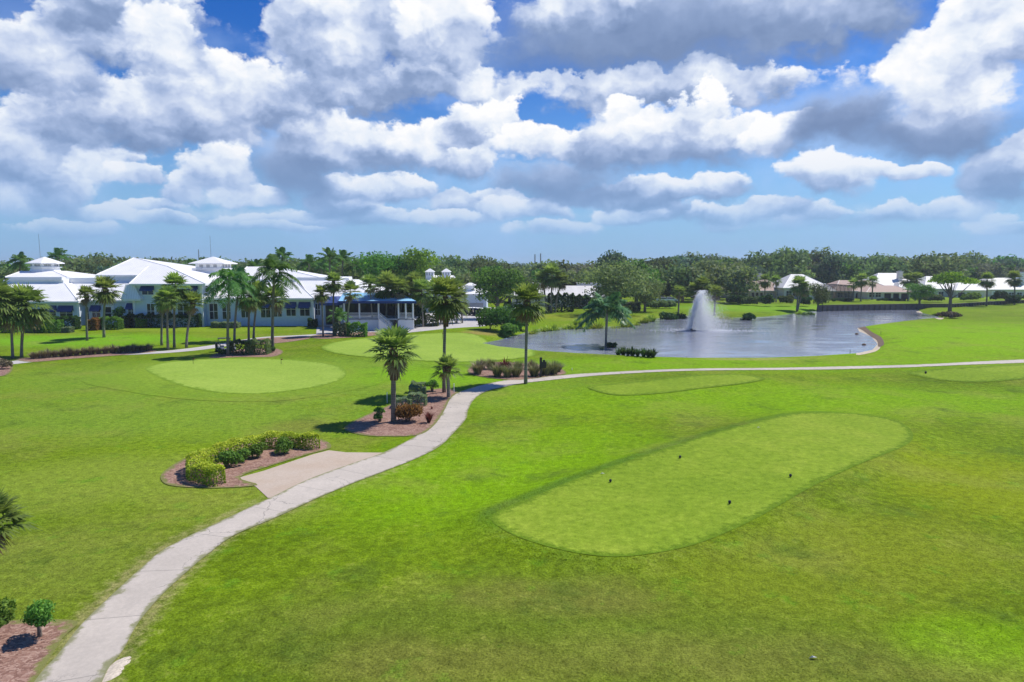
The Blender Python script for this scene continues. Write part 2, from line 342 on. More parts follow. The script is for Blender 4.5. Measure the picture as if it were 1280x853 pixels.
TEE_B = smooth_loop([hit(x, y, .25) for x, y in [(735, 484), (767, 480), (811, 475.5), (855, 471), (899, 469), (932, 470), (957, 475.5), (932, 481), (877, 486.4), (833, 492), (789, 496), (763, 495), (743, 490)]])
def sst(x, a, b):
    t = np.clip((x - a) / (b - a), 0, 1); return t * t * (3 - 2 * t)
def H(x, y):
    x = np.asarray(x, float); y = np.asarray(y, float)
    h = .16 * np.sin(x * .10 + 1.3 + .03 * y) * np.sin(y * .085 + .4) + .10 * np.sin(x * .21 + y * .13)
    h = h * (1 - sst(np.hypot(x, y), 110, 150))
    dl = sdf(LAKE, x, y)
    h = h * sst(dl, 1, 9)
    h = np.where(dl < 4.5, h * sst(dl, 2, 5) + (WZ - .95) + (-WZ + .95) * sst(dl, -4.0, 4.5), h)
    h = h + .34 * (1 - sst(sdf(TEE, x, y), .2, 2.6)) + .26 * (1 - sst(sdf(TEE_B, x, y), .2, 2.2))
    return h
def H1(x, y): return float(H(np.array([x]), np.array([y]))[0])
def G(px, py):                                # ground point seen at a position of the photograph
    z = 0.
    for _ in range(5):
        x, y = hit(px, py, z); z = H1(x, y)
    return Vector((x, y, z))
def zat(py, Y, px=640): d = ray(px, py); return CAMH + Y * d.z / d.y       # height seen at row py at depth Y
def xat(px, Y, py=390): d = ray(px, py); return Y * d.x / d.y

def grid_mesh():
    ys = [-45.]
    while ys[-1] < 7000:
        y = ys[-1]; s = max(.75, .0105 * (y + 50)) if y < 210 else .03 * y
        if 88 < y < 150: s = min(s, 1.3)
        ys.append(y + s)
    t = np.tan(np.linspace(-.98, .98, 300)) * .95
    Yg, T = np.meshgrid(np.array(ys), t, indexing='ij'); Xg = (Yg + 62) * T
    Zg = H(Xg.ravel(), Yg.ravel()).reshape(Xg.shape)
    v = np.stack([Xg, Yg, Zg], -1).reshape(-1, 3); a, b = Xg.shape
    i = np.arange(a * b).reshape(a, b)
    f = np.stack([i[:-1, :-1], i[:-1, 1:], i[1:, 1:], i[1:, :-1]], -1).reshape(-1, 4)
    return v, f
def sheet(name, pts, off, m_, step=1.0, kind='structure', smooth=True, world=False, label=None, cat=None, k=4, edge=None):
    # edge: metres over which the border wears into the turf round it
    """a flush ground covering: polygon laid on the terrain"""
    P = [tuple(p[:2]) for p in pts] if world else [tuple(G(*p)[:2]) for p in pts]
    if smooth: P = smooth_loop(P, k)
    # resample the border
    B = []
    for i in range(len(P)):
        a = np.array(P[i]); b = np.array(P[(i + 1) % len(P)]); n = max(1, int(np.hypot(*(b - a)) / step))
        for j in range(n): B.append(tuple(a + (b - a) * j / n))
    A = np.array(B); x0, y0 = A.min(0); x1, y1 = A.max(0)
    gx, gy = np.meshgrid(np.arange(x0, x1, step), np.arange(y0, y1, step)); gx = gx.ravel(); gy = gy.ravel() 
    gx = gx + (np.floor((gy - y0) / step) % 2) * step * .5
    ins = sdf(P, gx, gy) < -step * .45
    pts2 = B + list(zip(gx[ins], gy[ins])); nb = len(B)
    vs, es, fs, *_ = geometry.delaunay_2d_cdt([Vector(p) for p in pts2], [(i, (i + 1) % nb) for i in range(nb)], [tuple(range(nb))], 1, 1e-5)
    v = np.array([(p.x, p.y) for p in vs]); z = H(v[:, 0], v[:, 1]) + off
    me = mesh(name, np.column_stack([v, z]), [tuple(f) for f in fs], m_, smooth=True)
    if edge: at = me.attributes.new('edge', 'FLOAT', 'POINT'); at.data.foreach_set('value', np.clip(-sdf(P, v[:, 0], v[:, 1]) / edge, 0, 1).astype(np.float32))
    # normals up
    if len(me.polygons) and sum(p.normal.z for p in me.polygons) < 0: me.flip_normals()
    o = link_mesh(name, me); tag(o, label, cat, None, kind); return o

# ------------------------------------------------------------------ ground materials
def grass_mat(name, a, b_, c, fine=1., bump=.5, blades=False, field=False, over=None, fade=None):
    m_, t, b, out = mat(name); P = t.new('ShaderNodeNewGeometry').outputs['Position']
    n1 = t.noise(P, .055, 4, .6).outputs[0]; n2 = t.noise(P, .35, 5, .62).outputs[0]
    Ps = t.v('MULTIPLY', P, (1.0, .45, 1.0)); n3 = t.noise(P, 2.6, 6, .68).outputs[0]
    n4 = t.noise(P, 13.0, 4, .75).outputs[0]
    f = t.m('ADD', t.m('MULTIPLY', n1, .42), t.m('ADD', t.m('MULTIPLY', n2, .30), t.m('MULTIPLY', n3, .28)))
    f = t.m('MULTIPLY_ADD', t.m('SUBTRACT', f, .5), 3.1, .5)
    c0 = t.ramp(f, [(0.10, a), (.5, b_), (.92, c)])
    if field:                                 # rough and fairway differ by where the mowers run
        def blob(cx, cy, rx, ry, lo=1.25, hi=.35):
            return t.sstep(t.m('ADD', t.v('LENGTH', t.v('MULTIPLY_ADD', P, (1 / rx, 1 / ry, 0), (-cx / rx, -cy / ry, 0))), t.m('MULTIPLY', t.m('SUBTRACT', n2, .5), .9)), lo, hi)
        for (px, py, rx, ry, col, k) in field:
            x, y = hit(px, py); c0 = t.mix(t.m('MULTIPLY', blob(x, y, rx, ry), k), c0, col)
        # thatch: dry brown flecks and darker tufts in the rough
        dry = t.m('MULTIPLY', t.sstep(n3, .54, .70), t.sstep(n2, .46, .66)); c0 = t.mix(t.m('MULTIPLY', dry, .55), c0, (.205, .195, .050))
        lg = t.new('ShaderNodeAttribute', attribute_name='tone').outputs['Fac']
        c0 = t.mix(t.sstep(t.m('MULTIPLY_ADD', t.m('SUBTRACT', n3, .5), 1.1, lg), .25, .95, 0, .8), c0, (.075, .15, .018))
        clump = t.sstep(t.noise(P, .55, 5, .65).outputs[0], .57, .70); c0 = t.mix(t.m('MULTIPLY', clump, .6), c0, (.105, .235, .012))
        tan = t.sstep(t.noise(t.v('ADD', P, (5, 60, 0)), .13, 5, .62).outputs[0], .46, .68); c0 = t.mix(t.m('MULTIPLY', tan, .38), c0, (.235, .245, .050))
        dk = t.sstep(t.noise(t.v('ADD', P, (31, 7, 0)), .22, 5, .68).outputs[0], .54, .70); c0 = t.mix(t.m('MULTIPLY', dk, .55), c0, (.070, .122, .014))
        dr = t.new('ShaderNodeAttribute', attribute_name='dry').outputs['Fac']
        c0 = t.mix(t.sstep(t.m('MULTIPLY_ADD', t.m('SUBTRACT', n3, .5), 1.6, dr), .3, 1.0, 0, .75), c0, (.27, .235, .105))
    if over: 
        ed = t.new('ShaderNodeAttribute', attribute_name='edge').outputs['Fac']
        e = t.sstep(t.m('MULTIPLY_ADD', t.m('SUBTRACT', t.noise(P, 1.8, 4, .6).outputs[0], .5), .8, ed), .2, .95)
        c0 = t.mix(e, c0, t.ramp(f, [(0.10, over[0]), (.5, over[1]), (.92, over[2])]))
    if fade:
        ed = t.new('ShaderNodeAttribute', attribute_name='edge').outputs['Fac']
        c0 = t.mix(t.sstep(t.m('MULTIPLY_ADD', t.m('SUBTRACT', n3, .5), 2.0, ed), .1, .8), fade, c0)
    k4 = t.lin(n4, .25, .75, 1 - .5 * fine, 1 + .5 * fine); c0 = t.v('MULTIPLY', c0, t.xyz(k4, k4, k4))
    k3 = t.lin(n3, .25, .75, 1 - .34 * fine, 1 + .34 * fine); c0 = t.v('MULTIPLY', c0, t.xyz(k3, k3, k3))
    t.put(b.inputs['Base Color'], c0); b.inputs['Roughness'].default_value = .75; b.inputs['Specular IOR Level'].default_value = .02
    b.inputs['Sheen Weight'].default_value = .0
    bn = t.new('ShaderNodeBump'); bn.inputs['Strength'].default_value = bump; bn.inputs['Distance'].default_value = .06
    hh = t.m('ADD', t.noise(P, 9.0, 4, .7).outputs[0], t.m('MULTIPLY', n3, .8)); t.put(bn.inputs['Height'], hh)
    if blades:
        tr = t.new('ShaderNodeBsdfTranslucent'); t.put(tr.inputs[0], c0); mx = t.new('ShaderNodeMixShader'); mx.inputs[0].default_value = .5
        t.l.new(b.outputs[0], mx.inputs[1]); t.l.new(tr.outputs[0], mx.inputs[2]); t.l.new(mx.outputs[0], out.inputs[0])
    else: t.l.new(bn.outputs[0], b.inputs['Normal'])
    return m_
LIME = (.165, .32, .004); OLV = (.118, .168, .016); BRN = (.165, .165, .034); DEEP = (.07, .17, .010); YEL = (.20, .255, .008); FAIR = (.165, .27, .026)
FIELD = [  # where, size in metres, colour, strength
 (1000, 500, 40, 9, LIME, .75), (1180, 420, 75, 36, (.18, .335, .003), .95), (560, 600, 9, 9, LIME, .8), (700, 560, 9, 8, LIME, .7), (860, 455, 45, 7, LIME, .8), (330, 470, 40, 18, FAIR, .8), (200, 520, 22, 9, FAIR, .7), (560, 470, 14, 7, (.165, .335, .006), .7),
 (820, 790, 11, 5.0, OLV, .85), (1010, 720, 7, 4, (.17, .22, .014), .7), (420, 800, 6, 3, OLV, .75), (1250, 610, 7, 8, YEL, .8), (1130, 680, 6, 4, (.19, .235, .016), .7), (130, 600, 9, 6, (.20, .27, .03), .8), (60, 700, 5, 5, (.18, .23, .03), .7),
 (700, 750, 4, 1.6, BRN, .6), (560, 840, 5, 1.8, BRN, .6), (1000, 830, 7, 2, BRN, .45), (1230, 800, 3, 2, LIME, .7), (380, 530, 3, 2.5, BRN, .6), (95, 425, 24, 10, (.155, .34, .012), .9), (250, 412, 16, 6, (.20, .29, .02), .8), (700, 396, 22, 8, (.21, .25, .02), .8), (960, 385, 30, 20, (.16, .33, .015), .8), (1240, 372, 60, 16, (.18, .30, .02), .8),
 (600, 417, 4, 3.5, (.30, .23, .075), .8), (940, 449, 8, 1.2, (.33, .28, .10), .6), (300, 640, 5, 2.5, (.20, .26, .03), .7)]
M['ground'] = grass_mat('rough_grass', (.088, .140, .006), (.130, .205, .007), (.180, .275, .009), 1.1, .9, field=FIELD)
M['blades'] = grass_mat('grass_blade', (.10, .155, .008), (.145, .225, .009), (.19, .29, .012), .6, .8, True, field=FIELD)
M['green'] = grass_mat('putting_green', (.205, .315, .042), (.245, .355, .052), (.29, .395, .066), .35, .1, fade=(.15, .25, .022))
M['fringe'] = grass_mat('mown_collar', (.088, .140, .006), (.130, .205, .007), (.180, .275, .009), .8, .5, field=FIELD, over=((.155, .245, .018), (.185, .285, .024), (.215, .32, .032)))
M['teegrass'] = grass_mat('mown_tee_grass', (.145, .235, .016), (.185, .275, .022), (.245, .315, .036), .7, .4, fade=(.115, .195, .013))
M['longrough'] = grass_mat('long_rough', (.06, .125, .014), (.085, .165, .018), (.12, .20, .026), 1.25, 1.2)
def mulch_mat():
    m_, t, b, out = mat('bark_mulch'); P = t.new('ShaderNodeNewGeometry').outputs['Position']
    vo = t.new('ShaderNodeTexVoronoi'); vo.inputs['Scale'].default_value = 9; t.put(vo.inputs['Vector'], t.v('ADD', t.v('MULTIPLY', P, (1, 1.6, 1)), t.v('SCALE', t.noise(P, 5, 3).outputs['Color'], .4)))
    n = t.noise(P, 1.1, 4, .6).outputs[0]; g = t.sep(vo.outputs['Color'])[0]
    c = t.ramp(t.m('ADD', t.m('MULTIPLY', g, .6), t.m('MULTIPLY', n, .5)), [(.15, (.13, .058, .04)), (.5, (.265, .145, .105)), (.85, (.40, .26, .20))])
    ed = t.new('ShaderNodeAttribute', attribute_name='edge').outputs['Fac']; c = t.mix(t.sstep(t.m('MULTIPLY_ADD', t.m('SUBTRACT', t.noise(P, 2.4, 5, .65).outputs[0], .5), 1.7, ed), .15, .55, .9, 0), c, (.165, .185, .035))
    t.put(b.inputs['Base Color'], c); b.inputs['Roughness'].default_value = .95
    bn = t.new('ShaderNodeBump'); bn.inputs['Strength'].default_value = 1; bn.inputs['Distance'].default_value = .05; t.put(bn.inputs['Height'], g); t.l.new(bn.outputs[0], b.inputs['Normal'])
    return m_
M['mulch'] = mulch_mat()
def concrete_mat(name, col, stain, crack=True, joints=False):
    m_, t, b, out = mat(name); P = t.new('ShaderNodeNewGeometry').outputs['Position']
    n = t.noise(P, .45, 6, .65).outputs[0]; n2 = t.noise(P, 7, 5, .7).outputs[0]
    c = t.mix(t.sstep(n, .35, .68), col, stain); k = t.lin(n2, .3, .7, .90, 1.08); c = t.v('MULTIPLY', c, t.xyz(k, k, k))
    if crack:
        vo = t.new('ShaderNodeTexVoronoi', feature='DISTANCE_TO_EDGE'); vo.inputs['Scale'].default_value = .36
        t.put(vo.inputs['Vector'], t.v('ADD', P, t.v('SCALE', t.noise(P, 1.4, 4, .6).outputs['Color'], .9)))
        ck = t.m('MULTIPLY', t.m('LESS_THAN', vo.outputs[0], .006), t.sstep(t.noise(P, .22, 2).outputs[0], .46, .56)); c = t.mix(t.m('MULTIPLY', ck, .75), c, (.14, .13, .12))
    if joints:
        s_ = t.new('ShaderNodeAttribute', attribute_name='along').outputs['Fac']; j = t.m('LESS_THAN', t.m('FRACT', t.m('MULTIPLY', s_, 1 / 3.4)), .013)
        c = t.mix(t.m('MULTIPLY', j, .55), c, (.16, .15, .13))
        slab = t.noise(t.xyz(t.m('FLOOR', t.m('MULTIPLY', s_, 1 / 3.4)), 0., 0.), 3.7, 0).outputs[0]; k2 = t.lin(slab, .3, .7, .94, 1.05); c = t.v('MULTIPLY', c, t.xyz(k2, k2, k2))
        ed = t.new('ShaderNodeAttribute', attribute_name='edge').outputs['Fac']
        c = t.mix(t.sstep(t.m('MULTIPLY_ADD', t.m('SUBTRACT', t.noise(P, 2.2, 5, .65).outputs[0], .5), 1.5, ed), .05, .42, .85, 0), c, (.17, .18, .06))
        st = t.sstep(t.noise(t.v('MULTIPLY', P, (1.6, .5, 1)), .8, 5, .7).outputs[0], .55, .75); c = t.mix(t.m('MULTIPLY', st, .3), c, (.27, .25, .225))
    t.put(b.inputs['Base Color'], c); b.inputs['Roughness'].default_value = .85
    bn = t.new('ShaderNodeBump'); bn.inputs['Strength'].default_value = .25; bn.inputs['Distance'].default_value = .01; t.put(bn.inputs['Height'], n2); t.l.new(bn.outputs[0], b.inputs['Normal'])
    return m_
M['path'] = concrete_mat('cart_path_concrete', (.43, .382, .328), (.485, .43, .37), True, True)
M['pad'] = concrete_mat('stained_concrete', (.45, .37, .295), (.42, .33, .25), False)
M['plaza'] = concrete_mat('plaza_concrete', (.42, .395, .39), (.47, .45, .445), False)
M['sand'] = plain('sandy_shore', (.50, .42, .30), .95, .25, 2, bump=.4); M['soil'] = plain('eroded_soil', (.13, .085, .05), .95, .35, 2, bump=.8, bscale=10)
def water_mat():
    m_, t, b, out = mat('lake_water'); P = t.new('ShaderNodeNewGeometry').outputs['Position']
    t.put(b.inputs['Base Color'], t.mix(t.noise(P, .05, 3).outputs[0], (.20, .222, .285), (.25, .272, .335)))
    b.inputs['Roughness'].default_value = .06; b.inputs['IOR'].default_value = 1.75
    a = t.noise(t.v('MULTIPLY', P, (.7, 1.3, 1)), 2.2, 5, .6).outputs[0]; c = t.noise(t.v('MULTIPLY', P, (.35, 1, 1)), .35, 3, .5).outputs[0]
    bn = t.new('ShaderNodeBump'); t.put(bn.inputs['Strength'], t.sstep(c, .38, .60, .05, .24)); bn.inputs['Distance'].default_value = .22
    t.put(bn.inputs['Height'], a); t.l.new(bn.outputs[0], b.inputs['Normal']); return m_
M['water'] = water_mat()

# ------------------------------------------------------------------ ground, lake, path, greens
gv, gf = grid_mesh()
def long_grass(x, y):                         # the collar is left longest along the tee's far side and round its nearer end
    ax, ay = hit(626, 650); bx, by = hit(1132, 540); ux, uy = bx - ax, by - ay; l = math.hypot(ux, uy); ux, uy = ux / l, uy / l
    s = (x - ax) * ux + (y - ay) * uy; c = -(x - ax) * uy + (y - ay) * ux
    side = np.clip(.55 + c / 5, .22, 1) * np.clip(1.15 - s / l * .35, .3, 1) + .35 * np.clip(1 - s / 6, 0, 1)
    return np.clip(1 - np.abs(sdf(TEE, x, y) - .25) / 1.15, 0, 1) * np.clip(side, 0, 1)
lr = long_grass(gv[:, 0], gv[:, 1]) + .3 * np.clip(1 - np.abs(sdf(TEE_B, gv[:, 0], gv[:, 1]) - .3) / 1.6, 0, 1)   # grass left long around the tees
gme = mesh('ground', gv, gf, M['ground'], smooth=True, tone=lr)
tag(link_mesh('ground', gme), kind='structure')
lx = np.array(LAKE); cx0, cy0 = lx.mean(0)
big = [(p[0] + (p[0] - cx0) / np.hypot(p[0] - cx0, p[1] - cy0) * 6, p[1] + (p[1] - cy0) / np.hypot(p[0] - cx0, p[1] - cy0) * 6) for p in LAKE]
mbw = MB(); x0, y0 = lx.min(0) - 12; x1, y1 = lx.max(0) + 12
wv = [(x0, y0, WZ), (x1, y0, WZ), (x1, y1, WZ), (x0, y1, WZ)]
tag(link_mesh('lake_water', mesh('lake_water', wv, [(0, 1, 2, 3)], M['water'])), kind='structure')

def attr(me, nm, val):
    at = me.attributes.new(nm, 'FLOAT', 'POINT'); at.data.foreach_set("value", np.asarray(val, dtype=np.float32))
def strip(name, Lp, Rp, off, m_, step=.8, edge=None):
    return sheet(name, Lp + Rp[::-1], off, m_, step, smooth=False, edge=edge)
def spline(pts, k=5):
    out = []; n = len(pts)
    for i in range(n - 1):
        p0, p1, p2, p3 = (np.array(pts[min(max(i + j, 0), n - 1)], float) for j in (-1, 0, 1, 2))
        for s in range(k):
            t = s / k; out.append(tuple(.5 * (2 * p1 + (p2 - p0) * t + (2 * p0 - 5 * p1 + 4 * p2 - p3) * t * t + (3 * p1 - p0 - 3 * p2 + p3) * t ** 3)))
    return out + [tuple(pts[-1])]
pl = [(-30, 960), (43, 853), (71, 821), (101, 782.5), (139.5, 745), (181, 707), (203, 689), (240, 669), (262, 659), (318, 632), (340, 622), (385, 600), (440, 580), (480, 566), (523, 544), (546.5, 525), (560.6, 499.5), (570, 492.5), (584, 487), (607.5, 480.5), (631, 476), (654, 473), (680, 471.5), (720, 468), (746, 466.5), (811, 463), (877, 461), (960, 460.3), (1040, 458.7), (1115, 457), (1171, 455), (1228, 452), (1280, 449.7), (1360, 446)]
pr = [(100, 960), (128, 853), (154, 813.6), (172, 781), (202, 745), (240, 710), (262, 692), (292.5, 670), (344, 648), (391, 626), (438, 606), (480, 590), (520, 574), (549, 559), (565, 544), (582, 525), (585, 513.6), (593, 499.5), (607.5, 490), (631, 484), (654, 479.6), (680, 476.6), (724, 472), (767, 468.5), (833, 465), (899, 463.4), (960, 463), (1040, 462.3), (1134, 459.7), (1209, 456.5), (1280, 454), (1360, 450.5)]
PATH = [hit(x, y) for x, y in spline(pl) + spline(pr)[::-1]]; PRIGHT = [hit(x, y) for x, y in spline(pr)]
def dryness(x, y): return np.clip(1.15 - np.abs(sdf(PATH, x, y)) / 1.0, 0, 1) * np.clip(1.5 - y / 45, .15, 1) * .85
attr(gme, 'dry', dryness(gv[:, 0], gv[:, 1]))
cpo = strip('cart_path', spline(pl), spline(pr), .030, M['path'], .6, edge=.42)
cv = np.array([v.co[:2] for v in cpo.data.vertices]); ctr = spline([tuple((np.array(hit(*a)) + np.array(hit(*b))) / 2) for a, b in zip([pl[int(i)] for i in np.linspace(0, len(pl) - 1, 26)], [pr[int(i)] for i in np.linspace(0, len(pr) - 1, 26)])], 4); ctr = np.array(ctr)
seg = np.r_[0, np.cumsum(np.hypot(*np.diff(ctr, axis=0).T))]; along = np.zeros(len(cv)); bd = np.full(len(cv), 1e9)
for i in range(len(ctr) - 1):
    e = ctr[i + 1] - ctr[i]; h_ = np.clip(((cv - ctr[i]) @ e) / (e @ e + 1e-9), 0, 1); d_ = np.hypot(*(cv - ctr[i] - h_[:, None] * e).T); m2 = d_ < bd; bd[m2] = d_[m2]; along[m2] = seg[i] + h_[m2] * (seg[i + 1] - seg[i])
attr(cpo.data, 'along', along)
sheet('concrete_pad', [(297, 598), (330, 589), (391, 568.5), (411, 563.4), (433, 566), (478, 566.3), (500, 563), (470, 577), (400, 603), (350, 622), (335, 623), (320, 609)], .018, M['pad'], .6, smooth=False)
strip('clubhouse_path', spline([(-60, 459), (0, 453.5), (40, 449), (100, 444), (190, 440), (230, 436.5), (270, 431), (320, 422.5), (370, 419.5), (440, 416)], 4), spline([(-60, 464), (0, 457.5), (50, 452), (110, 446.3), (195, 442.4), (240, 439), (278, 434), (325, 425.5), (375, 422.4), (440, 419)], 4), .025, M['plaza'], 1.2)
sheet('plaza_paving', [(395, 421), (450, 419), (500, 417), (560, 411), (600, 408.5), (630, 404), (652, 396), (650, 388), (610, 384), (560, 384), (505, 391), (430, 402), (396, 409)], .012, M['plaza'], 1.5, smooth=False)
sheet('mown_collar', [(100, 475), (150, 455), (230, 446), (330, 445), (430, 449), (475, 456), (490, 466), (480, 478), (430, 490), (340, 502), (240, 500), (160, 490)], .022, M['fringe'], 1.0, edge=7.)
sheet('putting_green', [(181, 462), (200, 455), (240, 450.5), (300, 448.5), (370, 450.5), (420, 457), (434, 467), (420, 478), (378, 487), (320, 493), (262, 490), (215, 479)], .036, M['green'], .8, edge=.5)
sheet('putting_green', [(402, 434), (425, 427), (470, 422), (540, 417), (585, 417), (620, 425), (648, 434), (668, 440), (664, 446), (632, 450), (580, 453), (520, 451), (450, 446), (415, 441)], .036, M['green'], 1.0, edge=.7)
sheet('tee_box', TEE, .016, M['teegrass'], .35, smooth=False, world=True, edge=.7)
sheet('tee_box', TEE_B, .03, M['teegrass'], .8, smooth=False, world=True, edge=1.2)
sheet('tee_box', [(1137, 466), (1171, 461.6), (1218, 459), (1280, 456), (1340, 457), (1340, 468), (1280, 474), (1228, 478), (1180, 476), (1150, 471)], .03, M['teegrass'], .8, edge=1.5)
NOGRASS = [[hit(x, y) for x, y in [(297, 598), (330, 589), (391, 568.5), (411, 563.4), (433, 566), (478, 566.3), (500, 563), (470, 577), (400, 603), (350, 622), (335, 623), (320, 609)]]]
for pts in ([(203, 603), (205, 590), (240, 570), (300, 554), (360, 546), (402, 550), (414, 560), (388, 568), (345, 581), (300, 597), (322, 607), (270, 611), (222, 609)],
            [(430, 537), (440, 528), (470, 514), (505, 499), (530, 489), (556, 486), (572, 490), (563, 499), (553, 518), (540, 535), (520, 545), (470, 546), (445, 543)],
            [(586, 467), (590, 458), (618, 453), (660, 455), (695, 459), (708, 467), (690, 470.5), (650, 475.5), (612, 473)],
            [(-80, 782), (0, 777), (50, 776), (97, 778), (78, 800), (45, 850), (-10, 915), (-120, 915)],
            [(-30, 460), (0, 454), (14, 456), (16, 462), (6, 470), (-30, 473)],
            [(262, 448), (275, 441), (310, 436), (345, 436), (354, 441), (340, 446.5), (300, 447)],
            [(20, 449), (60, 446), (120, 442), (185, 438), (194, 440), (150, 444.5), (90, 449), (40, 453)],
            [(290, 428), (330, 423), (380, 421), (386, 424), (340, 430)], [(386, 421), (420, 417), (470, 415.5), (476, 418.5), (450, 421.5), (405, 424)]):
    sheet('mulch_bed', pts, .035, M['mulch'], .5, edge=.6); NOGRASS.append(smooth_loop([hit(*p) for p in pts]))
sheet('sand_bank', [(1062, 409), (1070, 407.5), (1084, 415), (1098, 424), (1101, 432), (1094, 440), (1070, 444), (1080, 437), (1088, 430), (1082, 421), (1068, 414)], .03, M['sand'], .7)
sheet('sand_bank', [(1140, 391), (1150, 390), (1160, 393), (1166, 397), (1180, 397.5), (1172, 399.5), (1155, 397), (1143, 393)], .05, M['sand'], .8)

sheet('eroded_bank', [(1064, 407), (1071, 406), (1086, 412.5), (1101, 421.5), (1105, 431), (1098, 434), (1096, 426), (1084, 417), (1070, 410.5)], .05, M['soil'], .6)

# grass blades standing in the near rough (real blades, same colours as the turf they grow from)
def grass_blades():
    g = np.random.default_rng(77); n = 130000
    Y = 15.5 * (60 / 15.5) ** (g.uniform(0, 1, n) ** 1.15); Xb = Y * g.uniform(-.86, .86, n)
    keep = np.ones(n, bool)
    for poly, m_ in ((PATH, .12), (TEE, .02), *[(q, .05) for q in NOGRASS]): keep &= sdf(poly, Xb, Y) > m_
    Xb, Y = Xb[keep], Y[keep]; n = len(Xb); Zb = H(Xb, Y); d = np.maximum(sdf(TEE, Xb, Y), 0)
    a = g.uniform(0, 6.283, n); ln = g.uniform(.03, .062, n) * (1 + .7 * long_grass(Xb, Y)) * np.clip((58 - Y) / 30, .12, 1); lean = g.uniform(.9, 2.6, n); w = g.uniform(.008, .016, n) * (1 + Y / 60)
    dx, dy = np.cos(a), np.sin(a); B = np.column_stack([Xb, Y, Zb - .01]); S = np.column_stack([-dy, dx, np.zeros(n)]) * w[:, None]
    Tp = B + np.column_stack([dx * lean, dy * lean, np.ones(n)]) / np.sqrt(1 + lean ** 2)[:, None] * ln[:, None]
    v = np.stack([B + S, B - S, Tp - S * .3, Tp + S * .3], 1).reshape(-1, 3); f = np.arange(n * 4).reshape(n, 4)
    t_ = long_grass(Xb, Y); me = mesh('grass', v, f, M['blades'], tone=np.repeat(t_, 4)); attr(me, 'dry', np.repeat(dryness(Xb, Y), 4))
    tag(link_mesh('grass', me), kind='stuff')
grass_blades()

# ------------------------------------------------------------------ plant builders
def leaf_quads(P, Nrm, size, g, aspect=.55):
    """one small folded leaf or leaf clump per point"""
    n = len(P); Nrm = Nrm / (np.linalg.norm(Nrm, axis=1, keepdims=True) + 1e-9)
    r = g.normal(size=(n, 3)); A = np.cross(Nrm, r); A /= np.linalg.norm(A, axis=1, keepdims=True) + 1e-9; B = np.cross(Nrm, A)
    s = (np.asarray(size) * g.uniform(.6, 1.35, n))[:, None]
    v = np.stack([P - A * s, P + B * s * aspect + Nrm * s * .15, P + A * s, P - B * s * aspect + Nrm * s * .15], 1).reshape(-1, 3)
    f = np.arange(n * 4).reshape(n, 4); return v, f
def clump_points(cs, rs, n, g, shell=.55, squash=.8):
    cs = np.asarray(cs, float); rs = np.asarray(rs, float); w = rs ** 2; idx = g.choice(len(cs), n, p=w / w.sum())
    d = g.normal(size=(n, 3)); d /= np.linalg.norm(d, axis=1, keepdims=True)
    d[:, 2] = np.where(d[:, 2] < -.35, -d[:, 2] * g.uniform(-.4, 1, n), d[:, 2])
    r = rs[idx] * (shell + (1 - shell) * g.uniform(0, 1, n) ** .6) * g.uniform(.85, 1.12, n)
    P = cs[idx] + d * r[:, None] * np.array([1, 1, squash])
    return P, d, idx
def crown_mesh(name, m_, cs, rs, n, size, seed, shell=.5, squash=.8, jit=.9):
    g = np.random.default_rng(seed); P, d, idx = clump_points(cs, rs, n, g, shell, squash)
    ct = g.uniform(.15, .75, len(cs))[idx]
    v, f = leaf_quads(P, d + g.normal(size=d.shape) * jit, size, g)
    tone = np.clip(ct + g.normal(0, .22, n), 0, 1)
    return mesh(name, v, f, m_, tone=np.repeat(tone, 4))
def crown_blobs(seed, w, h, z0, n, style='round'):
    """clump centres filling a crown w wide, h high from z0"""
    g = np.random.default_rng(seed); cs = []; rs = []
    for i in range(n):
        for _ in range(40):
            p = g.uniform(-1, 1, 3)
            if np.dot(p, p) < 1 and np.dot(p, p) > .12: break
        if style == 'umbrella': p[2] = .45 * p[2] + .35 - .5 * (p[0] ** 2 + p[1] ** 2) * .6
        if style == 'cone': p[:2] *= (1 - (p[2] + 1) / 2) * .9 + .12
        k = g.uniform(.20, .36) if style != 'cone' else g.uniform(.16, .28)
        cs.append((p[0] * w * .40, p[1] * w * .40, z0 + h * .5 + p[2] * h * .40)); rs.append(k * min(w, h * 1.3))
    return cs, rs
def trunk_mesh(name, m_, cs, h, r, seed, n=7, lean=(0, 0), z0=None):
    g = np.random.default_rng(seed); b = MB(); top = Vector((lean[0], lean[1], h))
    pts = [Vector((0, 0, -.3)), Vector((lean[0] * .2, lean[1] * .2, h * .35)), Vector((lean[0] * .55, lean[1] * .55, h * .7)), top]
    b.tube(pts, [r * 1.35, r, r * .8, r * .45], 8)
    order = g.permutation(len(cs))[:n]
    for i in order:
        e = Vector(cs[i]); k = g.uniform(.35, .8); s = Vector((lean[0] * k * .8, lean[1] * k * .8, h * k)); mid = s.lerp(e, .5) + Vector((0, 0, -.06 * (e - s).length))
        b.tube([s, mid, e], [r * .5, r * .33, r * .12], 5)
    return mesh(name, b.v, b.f, m_, smooth=True)
_tree_cache = {}
def tree_proto(kind, w, h, leafm, seed, n=16, leaves=2600, size=.35, z0f=.28, style='round', shell=.5, barkm='bark', tr=None, limbs=8, jit=.9, squash=.8):
    cs, rs = crown_blobs(seed, w, h * (1 - z0f), h * z0f, n, style)
    return (trunk_mesh('trunk', M[barkm], cs, h * (z0f + .42 * (1 - z0f)), tr or (.035 * h), seed, limbs), crown_mesh('crown', L[leafm], cs, rs, leaves, size, seed + 1, shell, squash, jit))
def plant_tree(kind, proto, loc, label, group=None, rz=0., scale=1., cat='tree'):
    o = empty(kind, loc, rz, label, cat, group, scale)
    link_mesh('trunk', proto[0], o); link_mesh('crown', proto[1], o); return o

